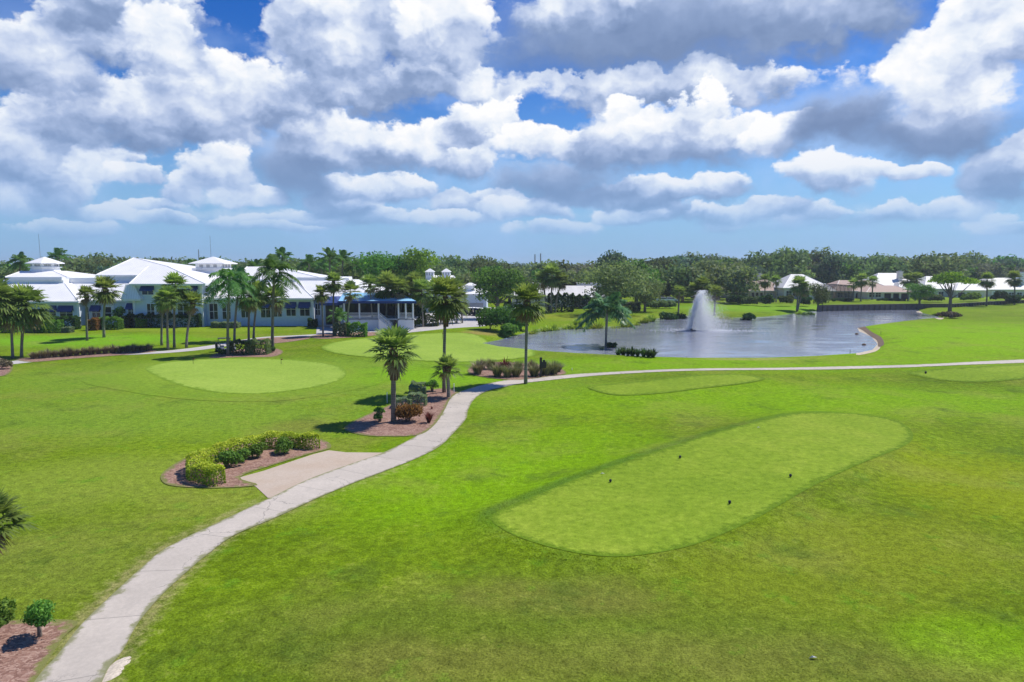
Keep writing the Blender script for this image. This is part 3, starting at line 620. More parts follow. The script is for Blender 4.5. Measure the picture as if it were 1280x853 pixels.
# ---- fan palm (cabbage palm) crowns of unit radius, feather palm crowns of unit radius
def fan_frond(g, az, el, droop, R0, tone, V, F, T):
    d = np.array([math.cos(az) * math.cos(el), math.sin(az) * math.cos(el), math.sin(el)]); up = np.array([0, 0, 1.])
    side = np.cross(d, up); side /= np.linalg.norm(side) + 1e-9; nrm = np.cross(side, d)
    pl = R0 * g.uniform(.40, .52); hub = d * pl - up * droop * .10
    def quad(a, b, c, e, t):
        k = len(V); V.extend([a, b, c, e]); F.append((k, k + 1, k + 2, k + 3)); T.extend([t] * 4)
    w = .012 * R0; quad(side * w, hub + side * w * .7, hub - side * w * .7, -side * w, tone * .7)
    nb = 15; bl = R0 * g.uniform(.50, .62)
    for i in range(nb):
        a = (i / (nb - 1) - .5) * R(215) + g.normal(0, .04); ca, sa = math.cos(a), math.sin(a)
        fold = .32 * abs(sa)                                 # costapalmate fold
        dirv = d * ca + side * sa + nrm * fold; dirv /= np.linalg.norm(dirv)
        ln = bl * (1 - .30 * (abs(a) / R(108)) ** 2) * g.uniform(.9, 1.06); per = np.cross(dirv, nrm); per /= np.linalg.norm(per) + 1e-9
        w0 = bl * .075
        m1 = hub + dirv * ln * .55 - up * droop * ln * .10; tip = hub + dirv * ln - up * droop * ln * .48
        tt = np.clip(tone + g.normal(0, .12), 0, 1)
        quad(hub + per * .15 * w0, m1 + per * w0, m1 - per * w0, hub - per * .15 * w0, tt); quad(m1 + per * w0, tip + per * .12 * w0, tip - per * .12 * w0, m1 - per * w0, tt)
def fan_crown(name, seed, n=38, low=-45, dead=5, leafm='sabal', openness=1.0):
    g = np.random.default_rng(seed); V, F, T = [], [], []; nf = []
    for i in range(n):
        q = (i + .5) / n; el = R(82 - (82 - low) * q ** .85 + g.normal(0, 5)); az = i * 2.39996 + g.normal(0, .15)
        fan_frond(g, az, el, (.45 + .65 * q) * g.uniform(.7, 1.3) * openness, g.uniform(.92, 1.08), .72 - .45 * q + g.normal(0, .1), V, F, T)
    live = len(F)
    for i in range(dead):
        fan_frond(g, g.uniform(0, 6.28), R(g.uniform(-78, -55)), .5, g.uniform(.75, .95), g.uniform(.2, .9), V, F, T)
    mi = np.zeros(len(F), int); mi[live:] = 1
    return mesh(name, np.array(V), np.array(F), [L[leafm], L['dead']], mi, tone=T)
def feather_crown(name, seed, n=17, leafm='queen', droop=1.0, low=-25, pairs=26, lw=.030, ll=.30, sweep=0., hi=80):
    g = np.random.default_rng(seed); V, F, T = [], [], []; up = np.array([0, 0, 1.])
    def quad(a, b, c, e, t):
        k = len(V); V.extend([a, b, c, e]); F.append((k, k + 1, k + 2, k + 3)); T.extend([t] * 4)
    for i in range(n):
        q = (i + .5) / n; el = R(hi - (hi - low) * q ** .9 + g.normal(0, 5)); az = i * 2.39996 + g.normal(0, .2); R0 = g.uniform(.95, 1.2)
        d = np.array([math.cos(az) * math.cos(el) + sweep, math.sin(az) * math.cos(el), math.sin(el)]); side = np.cross(d, up); side /= np.linalg.norm(side) + 1e-9
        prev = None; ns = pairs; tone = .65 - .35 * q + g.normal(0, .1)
        for k in range(ns + 1):
            s = k / ns; p = d * s * R0 - up * droop * (.62 * s ** 2.2) * R0 * (.6 + .6 * math.cos(el))
            if prev is not None:
                w = .011 * (1.2 - s); quad(prev + side * w, p + side * w, p - side * w, prev - side * w, .5)
                if s > .12:
                    fw = (p - prev); fw /= np.linalg.norm(fw) + 1e-9; l = ll * math.sin(math.pi * min(1, .12 + s * .88)) ** .6 * R0
                    for sg in (-1, 1):
                        dv = side * sg * .85 + fw * .45 + up * g.uniform(-.35, .25); dv /= np.linalg.norm(dv); pe = fw * lw
                        md = p + dv * l * .5 - up * l * .10 * droop; tp = p + dv * l - up * l * .50 * droop; tt = np.clip(tone + g.normal(0, .14), 0, 1)
                        quad(p + pe * .4, md + pe, md - pe, p - pe * .4, tt); quad(md + pe, tp + pe * .1, tp - pe * .1, md - pe, tt)
            prev = p
    return mesh(name, np.array(V), np.array(F), L[leafm], tone=T)
FAN = [fan_crown('crown', 11, 30, -20, 4, openness=.7), fan_crown('crown', 12, 40, -42, 10, openness=.8), fan_crown('crown', 13, 30, -35, 3), fan_crown('crown', 14, 44, -48, 12, openness=1.0), fan_crown('crown', 15, 24, -20, 2, openness=.8)]
FEATHER = [feather_crown('crown', 21), feather_crown('crown', 22, 20, 'bluepalm', .75, -12, 28, .036, .30), feather_crown('crown', 23, 14, 'queen', .7, 0, 24, .035, .26), feather_crown('crown', 24, 19, 'queen', .9, -30)]
def palm_trunk(h, r, seed, bend=(0, 0), r2=None):
    g = np.random.default_rng(seed); b = MB(); n = 9; pts = []; rad = []
    for i in range(n):
        s = i / (n - 1); pts.append((bend[0] * s ** 1.6, bend[1] * s ** 1.6, -.3 + (h + .3) * s)); rad.append((r * (1.25 - .25 * min(1, s * 5)) + (((r2 or r * .85) - r) * s)) * g.uniform(.94, 1.06))
    b.tube(pts, rad, 9); return mesh('trunk', b.v, b.f, M['palm_bark'], smooth=True)
def boots_mesh(r, hgt, seed):                   # old leaf bases left standing below the crown
    g = np.random.default_rng(seed); b = MB(); n = 46
    b.tube([(0, 0, -hgt), (0, 0, -hgt * .5), (0, 0, .05)], [r * .9, r * 1.15, r * .9], 8)
    for i in range(n):
        z = -hgt + hgt * (i / n); a = i * 2.4 + g.normal(0, .2); c, s = math.cos(a), math.sin(a); k = r * (1.0 + .5 * math.sin(math.pi * min(1, (z + hgt) / hgt + .12)))
        l = g.uniform(.8, 1.5) * r; w = r * .30; px_, py_ = -s, c
        b.add([(c * r * .7 + px_ * w, s * r * .7 + py_ * w, z), (c * r * .7 - px_ * w, s * r * .7 - py_ * w, z), (c * k * 1.15 - px_ * w * .7, s * k * 1.15 - py_ * w * .7, z + l), (c * k * 1.15 + px_ * w * .7, s * k * 1.15 + py_ * w * .7, z + l),
               (c * r * .75, s * r * .75, z + l * .9)], [(0, 1, 2, 3), (3, 2, 4), (1, 0, 4)])
    return mesh('boots', b.v, b.f, M['boot'])
def palm(kind, px, py, cpx, cpy, rpx, crown, label, group=None, tr=.14, boots=0., rz=0., Y=None, loc=None, sq=1.0, bendk=1.):
    """base at (px,py), crown heart at (cpx,cpy), crown radius rpx in picture units, all turned into metres at the palm's own distance"""
    if Y is None: p = G(px, py)
    else: p = Vector((xat(px, Y, py), Y, H1(xat(px, Y, py), Y)))
    d = p.y; k = d / FPX; h = zat(cpy, d) - p.z; bx = xat(cpx, d, cpy) - p.x; r = rpx * k * 1.2
    o = empty(kind, p, 0, label, 'palm tree', group)
    link_mesh('trunk', palm_trunk(h, tr, abs(int(px * 7 + py)), (bx * bendk, 0)), o)
    c = link_mesh('crown', crown, o, (bx, 0, h)); c.scale = (r, r, r * sq); c.rotation_euler = (0, 0, rz)
    if boots: link_mesh('boots', boots_mesh(tr * 1.75, boots, abs(int(px))), o, (bx * .96, 0, h + .05))
    return o
def bush_mesh(name, seed, w, d, h, leafm, n, size, boxy=False, tops=None, shell=.72, edge=.0):
    """shrub or clipped hedge block w x d x h metres standing at the origin"""
    g = np.random.default_rng(seed)
    if boxy:
        P = g.uniform(-1, 1, (n, 3)); ax = g.choice(3, n, p=[.30, .25, .45]); sg = np.where(g.uniform(size=n) < .5, -1., 1.); sg = np.where(ax == 2, 1., sg)
        dep = 1 - g.uniform(0, .22, n) ** 1.5
        P[np.arange(n), ax] = sg * dep; nr = np.zeros((n, 3)); nr[np.arange(n), ax] = sg
        rr = np.maximum(0, np.abs(P) - .82); P = P - np.sign(P) * rr * .35
        hn = 1 + .10 * np.sin(P[:, 0] * w * 1.7 + seed) + .05 * np.sin(P[:, 0] * w * 4.1)
        P = np.column_stack([P[:, 0] * w / 2, P[:, 1] * d / 2, (P[:, 2] * .5 + .5) * h * hn])
    else:
        k = max(3, int(4 + w * 2.2)); cs = [(g.uniform(-.34, .34) * w, g.uniform(-.34, .34) * d, h * g.uniform(.26, .68)) for _ in range(k)]; rs = [min(w, d, h * 1.3) * g.uniform(.28, .42) for _ in range(k)]
        P, nr, _ = clump_points(cs, rs, n, g, shell, .9); P[:, 2] = np.maximum(P[:, 2], .03)
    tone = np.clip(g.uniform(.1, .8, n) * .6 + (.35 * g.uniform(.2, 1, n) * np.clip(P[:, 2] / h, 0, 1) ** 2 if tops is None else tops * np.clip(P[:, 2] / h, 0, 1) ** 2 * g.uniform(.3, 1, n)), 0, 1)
    v, f = leaf_quads(P, nr + g.normal(size=(n, 3)) * .7, size, g, .6)
    return mesh(name, v, f, L[leafm], tone=np.repeat(tone, 4))
def core(w, d, h, parent):                     # the woody inside of a dense shrub
    b = MB(); g = random.Random(int(w * 100 + h * 10))
    for i in range(9):
        a = i * 2.4; b.tube([(g.uniform(-.1, .1) * w, g.uniform(-.1, .1) * d, -.05), (math.cos(a) * w * .18, math.sin(a) * d * .18, h * .45), (math.cos(a) * w * .34, math.sin(a) * d * .34, h * .8)], [.03, .022, .01], 5)
    return b.build('stems', M['bark'], parent)
def shrub(kind, loc, mesh_, label, cat='shrub', group=None, rz=0., scale=1., stems=None):
    o = empty(kind, loc, rz, label, cat, group, scale); link_mesh('foliage', mesh_, o)
    if stems: core(*stems, o)
    return o
def tuft_mesh(name, seed, r, h, n, leafm, w=.02, spread=.7):
    g = np.random.default_rng(seed); V, F, T = [], [], []
    for i in range(n):
        a = g.uniform(0, 6.283); s = g.uniform(0, 1) ** .7 * spread; b = np.array([math.cos(a), math.sin(a), 0]) * r * .35 * g.uniform(0, 1); dv = np.array([math.cos(a) * s, math.sin(a) * s, 1.]); dv /= np.linalg.norm(dv)
        l = h * g.uniform(.7, 1.15); sd_ = np.array([-math.sin(a), math.cos(a), 0]) * w; t = np.clip(g.uniform(0, 1), 0, 1)
        m1 = b + dv * l * .6; tp = b + dv * l + np.array([math.cos(a), math.sin(a), -.6]) * s * l * .45
        for q in ([b + sd_, m1 + sd_, m1 - sd_, b - sd_], [m1 + sd_, tp + sd_ * .2, tp - sd_ * .2, m1 - sd_]):
            k = len(V); V.extend(q); F.append((k, k + 1, k + 2, k + 3)); T.extend([t] * 4)
    return mesh(name, np.array(V), np.array(F), L[leafm], tone=T)

# ================================================================== palms near the camera and round the greens
palm('sabal_palm', 492, 528, 492, 438, 33, FAN[0], 'stout cabbage palm standing in the mulch bed behind the round reddish bush', tr=.20, boots=2.3, rz=.6, bendk=1)
palm('sabal_palm', 555, 491, 557, 372, 28, FAN[1], 'tall thin cabbage palm with brown leaf boots, at the tip of the path-side mulch bed', tr=.15, boots=2.7, rz=2.)
palm('sabal_palm', 561, 497, 559, 460, 19, FAN[4], 'knee-high young cabbage palm at the foot of the tall thin palm', tr=.17, boots=.5, rz=1.)
palm('sabal_palm', 657, 480, 659, 377, 25, FAN[1], 'slender grey-trunked cabbage palm rising from the ornamental grass bed beside the cart path', tr=.16, boots=1.5, rz=4.)
palm('queen_palm', 757, 441, 759, 388, 31, FEATHER[1], 'drooping blue-green feather palm leaning on the near shore of the lake', tr=.20, rz=.4, sq=1.05)
palm('sabal_palm', -13, 772, -13, 652, 43, FAN[0], 'palm cut off by the frame edge above the near corner mulch bed', tr=.16, rz=2.4)
CP = 'cabbage palms in front of the clubhouse'
for a in [(16, 448, 14, 384, 26, 3, 'cabbage palm at the mulch edge, outer one of two with yellowing skirts', .17, 0.),
          (27, 447, 33, 380, 26, 3, 'leaning cabbage palm with a full drooping crown next to the grass clump row', .18, 1.),
          (-2, 450, -6, 372, 26, 1, 'cabbage palm half out of the frame beside the two with yellowing skirts', .18, 2.),
          (109, 426, 108, 369, 13, 0, 'thin small-crowned palm alone on the lawn casting a round shadow', .17, 0.),
          (130, 422, 132, 362, 18, 1, 'dark heavy-skirted cabbage palm on the lawn beside the thin small-crowned one', .19, 1.),
          (202, 432, 204, 378, 15, 0, 'lowest pale-crowned palm in the tight clump of four by the path', .16, .3),
          (210, 438, 209, 372, 15, 3, 'nearest palm of the tight clump of four by the path', .16, 2.2),
          (218, 435, 219, 357, 17, 3, 'tallest palm of the tight clump of four by the path', .17, 1.3),
          (233, 435, 241, 379, 16, 0, 'outward leaning palm of the tight clump of four by the path', .17, 4.),
          (311, 427, 312, 371, 15, 3, 'crossed-trunk cabbage palm behind the clipped box hedges, the more upright', .17, .2),
          (317, 426, 323, 366, 15, 1, 'crossed-trunk cabbage palm behind the clipped box hedges, the more slanting', .17, 1.8),
          (340, 425, 343, 374, 17, 0, 'low bluish cabbage palm in front of the two clubhouse windows', .17, .9),
          (404, 421, 402, 367, 10, 1, 'short dark-headed palm beside the small navy entrance canopy', .15, .9),
          (417, 420, 417, 353, 12, 1, 'tall dark-headed palm in front of the navy entrance canopy', .15, 1.9),
          (434, 420, 438, 365, 13, 4, 'sparse windblown palm beside the low terrace hedge', .15, 2.9),
          (466, 412, 462, 356, 10, 0, 'slim palm in front of the veranda steps with a small round crown', .14, .4),
          (483, 410, 484, 358, 15, 3, 'thick pale-trunked palm in front of the light blue veranda awning', .2, 1.4),
          (494, 411, 497, 360, 13, 0, 'palm behind the thick pale-trunked one, leaning toward the stairs', .15, 2.6),
          (500, 408, 503, 362, 12, 3, 'straight palm between the veranda end and the leaning palm', .14, 3.6),
          (515, 407, 519, 354, 11, 0, 'curved palm marking the veranda corner with dark crown', .15, .1),
          (529, 409, 526, 364, 12, 1, 'pale fork-based palm on the plaza beside the dark cypress', .15, 2.1),
          (551, 406, 545, 366, 16, 3, 'full-headed palm on the plaza in front of the double-cupola roof', .17, 3.1),
          (571, 404, 570, 362, 14, 0, 'plaza palm just beside the tall thin palm, farther off', .16, 5.1),
          (578, 404, 574, 374, 12, 3, 'shorter plaza palm in front of the blue cart shed wall', .16, .1)]:
    palm('sabal_palm', a[0], a[1], a[2], a[3], a[4] + (4 if 455 < a[0] < 560 else 1.5 if a[0] > 300 else 0), FAN[a[5]], a[6], CP, tr=a[7], boots=.8 if a[5] in (1, 0) else 0, rz=a[8])
palm('queen_palm', 285, 445, 287, 350, 26, FEATHER[0], 'tall pale-trunked feather palm in front of the parked golf cart', CP, tr=.17, rz=.3)
palm('queen_palm', 293, 427, 300, 352, 22, FEATHER[3], 'feather palm behind the golf cart with a dark trunk', CP, tr=.18, rz=1.3)
palm('royal_palm', 341, 440, 343, 340, 27, FEATHER[3], 'tallest feather palm by the clubhouse, rising above the roof from the mulch ring', CP, tr=.20, rz=2.3, boots=.0)
palm('date_palm', 425, 417, 424, 396, 15, FEATHER[2], 'low bushy feather palm beside the terrace hedge', tr=.2)
sap = tree_proto('tree', 5, 7, 'hedge', 71, 12, 700, .22, .35, limbs=6, tr=.10)
plant_tree('young_tree', sap, G(271, 407), 'loose dark-leaved young tree by the pavilion corner', scale=1.1)
small = tree_proto('tree', 3.2, 4.2, 'lime', 72, 9, 900, .20, .3, limbs=5, tr=.09)
plant_tree('young_tree', small, G(152, 408), 'yellow-green small round tree against the clubhouse wall', scale=.85)
# sabal cluster past the lake's near end, palms by the houses
PB = 'cabbage palms by the far shore'
for a in [(683, 391, 678, 350, 13, 0, 'three-stemmed palm cluster before the long low roof, lowest stem'), (689, 391, 690, 344, 15, 3, 'three-stemmed palm cluster before the long low roof, tallest stem'), (694, 391, 702, 351, 12, 0, 'three-stemmed palm cluster before the long low roof, leaning stem'),
          (876, 394, 878, 357, 12, 3, 'pale yellow-green palm behind the fountain spray'), (893, 393, 894, 366, 11, 0, 'lower palm at the edge of the fountain spray'), (868, 394, 868, 362, 10, 1, 'palm half hidden by the fountain jet'),
          (996, 388, 999, 356, 12, 1, 'twin-trunk palm at the water edge, upright trunk'), (997, 388, 1005, 361, 10, 1, 'twin-trunk palm at the water edge, leaning trunk'),
          (1067, 376, 1067, 355, 8, 4, 'thin palm in front of the arched pool cage'), (1076, 377, 1077, 350, 9, 1, 'tallest palm at the tan roofed house'), (1090, 375, 1091, 352, 8, 0, 'bare-stemmed palm at the tan house corner'),
          (1135, 376, 1134, 350, 9, 1, 'paired palm by the white chimney house, lower crown'), (1144, 376, 1146, 348, 9, 0, 'paired palm by the white chimney house, higher crown'),
          (956, 377, 956, 351, 9, 1, 'palm in front of the tan roof with white chimneys'), (970, 378, 970, 351, 8, 0, 'palm between the tan roof and the white hipped roof'),
          (1233, 383, 1234, 350, 10, 1, 'dark slim palm at the end of the seawall lawn'), (1268, 381, 1268, 348, 10, 1, 'dark palm rising from a round bush near the frame edge'), (848, 391, 849, 366, 10, 0, 'small round-headed palm on the far bank beside the fountain')]:
    palm('sabal_palm', a[0], a[1], a[2], a[3], a[4], FAN[a[5]], a[6], PB, tr=.22, rz=a[0] * .7)
RB = 'tall palms behind the clubhouse roofs'
for a in [(25, 325, 15, 178, 'feather palm behind the cupola roof near the frame edge'), (72, 319, 14, 180, 'feather palm rising directly behind the first white cupola'), (238, 333, 14, 176, 'feather palm between the pavilion roof and the second cupola'), (352, 319, 15, 178, 'bright feather palm rising over the main roof ridge'),
          (318, 333, 14, 178, 'feather palm beside the second white cupola'), (386, 328, 15, 180, 'feather palm in the middle of the roofline grove'), (412, 321, 17, 176, 'largest dark feather palm behind the roof end'), (428, 323, 16, 182, 'feather palm overlapping the largest dark one'), (441, 330, 12, 178, 'small light feather palm beside the two domed trees'), (402, 330, 13, 186, 'feather palm half hidden in the roofline grove')]:
    px, py, r, Y, lb = a
    palm('royal_palm', px, 400, px + .5, py + 2, r, FEATHER[3 if px % 2 else 2], lb, RB, tr=.22, rz=px * .3, Y=Y)

# ================================================================== trees of the middle distance
def T(kind, proto, px, py, top, label, ref_h, Y=None, group=None, rz=0., wx=None, ref_w=None):
    p = G(px, py) if Y is None else Vector((xat(px, Y), Y, H1(xat(px, Y), Y)))
    s = (zat(top, p.y) - p.z) / ref_h; sx = s if wx is None else (wx * p.y / FPX) / ref_w
    return plant_tree(kind, proto, p, label, group, rz, (sx, sx, s))
p_ficus = tree_proto('t', 10, 12, 'ficus', 31, 20, 5200, .26, .22, tr=.42)
p_ficus2 = tree_proto('t', 10, 12, 'lime', 32, 17, 4200, .30, .30, tr=.35)
p_oak = tree_proto('t', 13, 12, 'olive', 33, 22, 5200, .30, .20)
p_oak2 = tree_proto('t', 12, 12, 'oak', 34, 18, 3000, .42, .16)
p_pine = tree_proto('t', 9, 12, 'pine', 35, 15, 2600, .40, .40, style='umbrella')
p_umb = tree_proto('t', 15, 12, 'lime', 36, 20, 3400, .30, .42, style='umbrella', shell=.45, tr=.45, squash=.5)
p_grey = tree_proto('t', 10, 12, 'grey', 37, 16, 2400, .42, .14)
p_far = [tree_proto('t', 13, 12, 'oak', 41, 18, 1700, .62, .0), tree_proto('t', 12, 12, 'olive', 42, 18, 1700, .60, .0), tree_proto('t', 9, 12, 'pine', 43, 18, 1500, .55, .04), tree_proto('t', 14, 12, 'oak', 44, 22, 1900, .60, .0, shell=.35), tree_proto('t', 11, 12, 'ficus', 45, 17, 1500, .58, .0)]
T('shade_tree', p_ficus, 622, 399, 329, 'bright green broad-leaved tree with a dark trunk above the cart parking', 12, wx=58, ref_w=10)
T('domed_tree', p_ficus, 485, 400, 310, 'dark green tall domed tree behind the veranda awning', 12, Y=178, wx=66, ref_w=10, rz=1)
T('domed_tree', p_ficus2, 521, 400, 312, 'yellow-topped tall domed tree beside the double-cupola roof', 12, Y=180, wx=60, ref_w=10, rz=2)
T('oak_tree', p_oak, 772, 394, 331, 'large olive-green spreading oak behind the drooping lakeside palm', 12, wx=82, ref_w=13)
T('oak_tree', p_oak, 806, 390, 352, 'low grey-green tree at the edge of the grassy point', 12, wx=44, ref_w=13, rz=2)
T('pine_tree', p_pine, 766, 390, 317, 'flat-topped pine standing above the large olive-green oak', 12, Y=235, wx=40, ref_w=9)
T('shore_tree', p_oak2, 1022, 386, 357, 'small dark round tree at the start of the timber seawall', 12, wx=26, ref_w=12)
T('umbrella_tree', p_umb, 1187, 391, 337, 'yellow-green umbrella-crowned tree with a dark trunk beside the far fairway', 12, wx=62, ref_w=15)
T('small_tree', p_ficus, 1149, 384, 352, 'leafy bright tree at the seawall beside the umbrella-crowned tree', 12, wx=30, ref_w=10)
T('grey_tree', p_grey, 1234, 372, 325, 'pale grey-green rounded tree above the white house roof', 12, Y=300, wx=36, ref_w=10)
T('grey_tree', p_grey, 1262, 372, 330, 'bluish rounded tree behind the last roof near the frame edge', 12, Y=310, wx=34, ref_w=10, rz=2)
T('oak_tree', p_oak, 1168, 372, 322, 'light olive oak spreading behind the umbrella-crowned tree', 12, Y=310, wx=60, ref_w=13, rz=1)
T('cypress_tree', p_pine, 944, 372, 334, 'dark needle-leaved tree behind the tan roof with chimneys', 12, Y=270, wx=26, ref_w=9)
T('oak_tree', p_oak2, 655, 388, 348, 'dark bushy tree behind the white parked vehicles', 12, Y=178, wx=44, ref_w=12)
T('oak_tree', p_grey, 742, 385, 326, 'greyish broad tree behind the long low roof', 12, Y=250, wx=70, ref_w=10)

# ================================================================== the tree line
def skyline(px):
    return np.interp(px, [-80, 0, 60, 130, 200, 300, 370, 450, 540, 600, 650, 700, 760, 820, 870, 920, 960, 1000, 1050, 1100, 1160, 1220, 1290, 1360], [325, 324, 322, 319, 321, 325, 322, 322, 323, 321, 325, 327, 324, 317, 315, 317, 316, 311, 316, 317, 318, 319, 321, 321])
g = np.random.default_rng(5)
KN = ['round dark oak', 'olive-toned spreading tree', 'feathery dark pine', 'broad ragged oak', 'fresh green tree']
def region(px):
    return 'behind the clubhouse roofs' if px < 540 else 'behind the cart shed and long low roof' if px < 760 else 'above the lake past the fountain' if px < 960 else 'behind the houses on the seawall' 
firsts = {}
def far_tree(px, Y, top, k):
    X = xat(px, Y); z = 0.; s = zat(top + 2.5, Y) / 12.; wx = s * g.uniform(.85, 1.25); sc = (wx, wx, s); rz = g.uniform(0, 6.28)
    lb = f'{KN[k]} in the tree line {region(px)}'; gp = f'{KN[k]}s of the tree line {region(px)}'
    if k not in firsts: firsts[k] = plant_tree(('oak_tree', 'spreading_tree', 'pine_tree', 'oak_tree', 'leafy_tree')[k], p_far[k], (X, Y, z), lb, gp, rz, sc)
    else: dup(firsts[k], (X, Y, z), rz, sc, lb, gp)
for px in np.arange(-70, 1350, 21):          # just behind the roofs
    p = px + g.uniform(-7, 7)
    if p < 560: Y, top = g.uniform(196, 225), skyline(p) + g.uniform(3, 11)
    elif p < 745: Y, top = g.uniform(215, 240), g.uniform(330, 340)
    elif p < 930: Y, top = g.uniform(205, 240), skyline(p) + g.uniform(3, 18)
    else: Y, top = g.uniform(300, 320), skyline(p) + g.uniform(8, 14)
    far_tree(p, Y, top, int(g.choice(5, p=[.25, .3, .1, .2, .15])))
for px in np.arange(-75, 1350, 15):          # the skyline row
    p = px + g.uniform(-6, 6); Y = g.uniform(255, 300) if p < 900 else g.uniform(330, 370); far_tree(p, Y, skyline(p) + g.uniform(-3, 6), int(g.choice(5, p=[.32, .2, .22, .21, .05])))
for px in np.arange(-75, 1350, 18):
    p = px + g.uniform(-6, 6); far_tree(p, g.uniform(400, 470), skyline(p) + g.uniform(0, 4.5), int(g.choice(5, p=[.35, .15, .25, .25, 0])))
for px in (70, 118, 150, 265, 330, 560, 590, 700, 835, 872, 930, 948, 990, 1008, 1030, 1080, 1103, 1160, 1205, 1255):     # taller ones that break the skyline
    far_tree(px + g.uniform(-5, 5), g.uniform(270, 340), skyline(px) - g.uniform(1.5, 5), int(g.choice([0, 2, 2, 3])))
# the wood that goes on to the horizon, one mass
cs = []; rs = []
for i in range(1500):
    Y = 480 * (1900 / 480) ** g.uniform(0, 1); cs.append((Y * g.uniform(-.95, .95), Y, g.uniform(4, 8.0))); rs.append(g.uniform(4, 7))
tag(link_mesh('distant_wood', crown_mesh('distant_wood', L['oak'], cs, rs, 52000, 1.6, 99, .6)), kind='stuff')

# ================================================================== shrubs and hedges
# golden hedge curling round the concrete pad
def hedge_line(name, pts, w, h, n, leafm, size, label, cat='hedge', seed=1, tops=.5, off=.0):
    Q = [Vector(p) for p in pts]; segs = [(Q[i + 1] - Q[i]).length for i in range(len(Q) - 1)]; tot = sum(segs); gg = np.random.default_rng(seed)
    P = np.zeros((n, 3)); N = np.zeros((n, 3)); base = Q[0]
    which = gg.choice(len(segs), n, p=np.array(segs) / tot); tt = gg.uniform(0, 1, n); side = gg.choice(3, n, p=[.3, .22, .48]); gap = .82
    along = np.zeros(n)
    for i in range(n):
        a, b = Q[which[i]], Q[which[i] + 1]; p = a.lerp(b, tt[i]); t = (b - a).normalized(); nn = Vector((t.y, -t.x, 0))
        s = sum(segs[:which[i]]) + tt[i] * segs[which[i]]; along[i] = s; hh = h * (1 + .09 * math.sin(s * 2.1) + .06 * math.sin(s * 5.3 + 1)); ww = w * (1 + .12 * math.sin(s * 3.1 + 2)) * .5
        e = min(s, tot - s); ww *= min(1, .5 + e / w); dep = 1 - gg.uniform(0, .3) ** 1.4
        if side[i] == 2: q = p + nn * ww * gg.uniform(-1, 1); lat = (q - p).length / (ww + 1e-6); P[i] = (q.x, q.y, p.z + hh * (1 - .22 * lat ** 3 - .18 * (gg.uniform() ** 2))); N[i] = (0, 0, 1)
        else:
            sg = 1 if side[i] == 0 else -1; zf_ = gg.uniform(.03, .96); q = p + nn * ww * sg * dep * (1 - .22 * max(0, zf_ - .55) / .45); P[i] = (q.x, q.y, p.z + hh * zf_); N[i] = (nn.x * sg, nn.y * sg, .25)
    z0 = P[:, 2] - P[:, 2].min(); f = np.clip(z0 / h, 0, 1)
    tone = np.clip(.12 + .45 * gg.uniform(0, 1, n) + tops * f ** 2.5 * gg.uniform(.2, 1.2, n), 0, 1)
    P -= np.array(base); v, fc = leaf_quads(P, N + gg.normal(size=(n, 3)) * .6, size, gg, .6)
    o = empty(name, base, 0, label, cat); link_mesh('foliage', mesh('foliage', v, fc, L[leafm], tone=np.repeat(tone, 4)), o)
    b = MB(); s = 0.
    while s < tot:
        k = 0; r = s
        while r > segs[k]: r -= segs[k]; k += 1
        p = Q[k].lerp(Q[k + 1], r / segs[k]) - base; b.tube([(p.x, p.y, p.z - .1), (p.x + .05, p.y, p.z + h * .45), (p.x + gg.normal(0, .12), p.y + gg.normal(0, .12), p.z + h * .85)], [.02, .014, .006], 5); s += .4
    b.build('stems', M['bark'], o); return o
hedge_line('golden_hedge', [G(x, y) for x, y in spline([(277, 607), (262, 604), (247, 599), (246, 589), (262, 580), (285, 573), (310, 565), (335, 561), (360, 559), (385, 560), (396, 563)], 3)], 1.0, .98, 15000, 'gold', .058, 'clipped golden-leaved hedge curling round the concrete pad beside the cart path', seed=3, tops=.75)
RS = 'dark round shrubs in front of the golden hedge'
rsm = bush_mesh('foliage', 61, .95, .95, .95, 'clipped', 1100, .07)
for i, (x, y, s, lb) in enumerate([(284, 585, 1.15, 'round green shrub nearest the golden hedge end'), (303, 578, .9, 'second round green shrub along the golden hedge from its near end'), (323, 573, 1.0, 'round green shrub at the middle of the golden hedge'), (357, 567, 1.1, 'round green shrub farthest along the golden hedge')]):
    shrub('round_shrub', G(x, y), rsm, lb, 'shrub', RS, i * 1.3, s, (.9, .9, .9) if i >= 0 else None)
# path-side bed
shrub('upright_shrub', G(475, 528), bush_mesh('foliage', 62, .85, .85, 1.35, 'clipped', 1000, .07), 'upright green shrub at the lawn corner of the path-side mulch bed', stems=(.8, .8, 1.3))
shrub('croton_bush', G(510, 527), bush_mesh('foliage', 63, 1.9, 1.7, 1.75, 'croton', 2600, .09), 'large round reddish-orange bush beside the stout cabbage palm', stems=(1.8, 1.6, 1.7))
for x, y, w, h, s, lb in [(504, 509, 1.5, .75, 64, 'low flat-topped silvery hedge block behind the reddish bush'), (522, 507, 1.6, 1.0, 65, 'silvery clipped block, front one of three steps in the path-side bed'), (522, 497, 1.5, 1.0, 66, 'silvery clipped block, middle one of three steps in the path-side bed'), (523, 490, 1.3, .9, 67, 'silvery clipped block, back one of three steps in the path-side bed')]:
    shrub('clipped_block', G(x, y), bush_mesh('foliage', s, w, 1.1, h, 'greyhedge', 1300, .07, True), lb, 'hedge', 'silvery clipped blocks', stems=(w * .8, .8, h))
shrub('round_shrub', G(540, 490), bush_mesh('foliage', 68, 1.1, 1.0, 1.25, 'clipped', 1000, .08), 'round green shrub at the far lawn side of the path-side bed', stems=(1, 1, 1.2))
shrub('wine_plant', G(536, 529), tuft_mesh('foliage', 69, .3, .85, 60, 'wine', .035, .5), 'small dark red spiky plant alone on mulch near the path', 'plant')
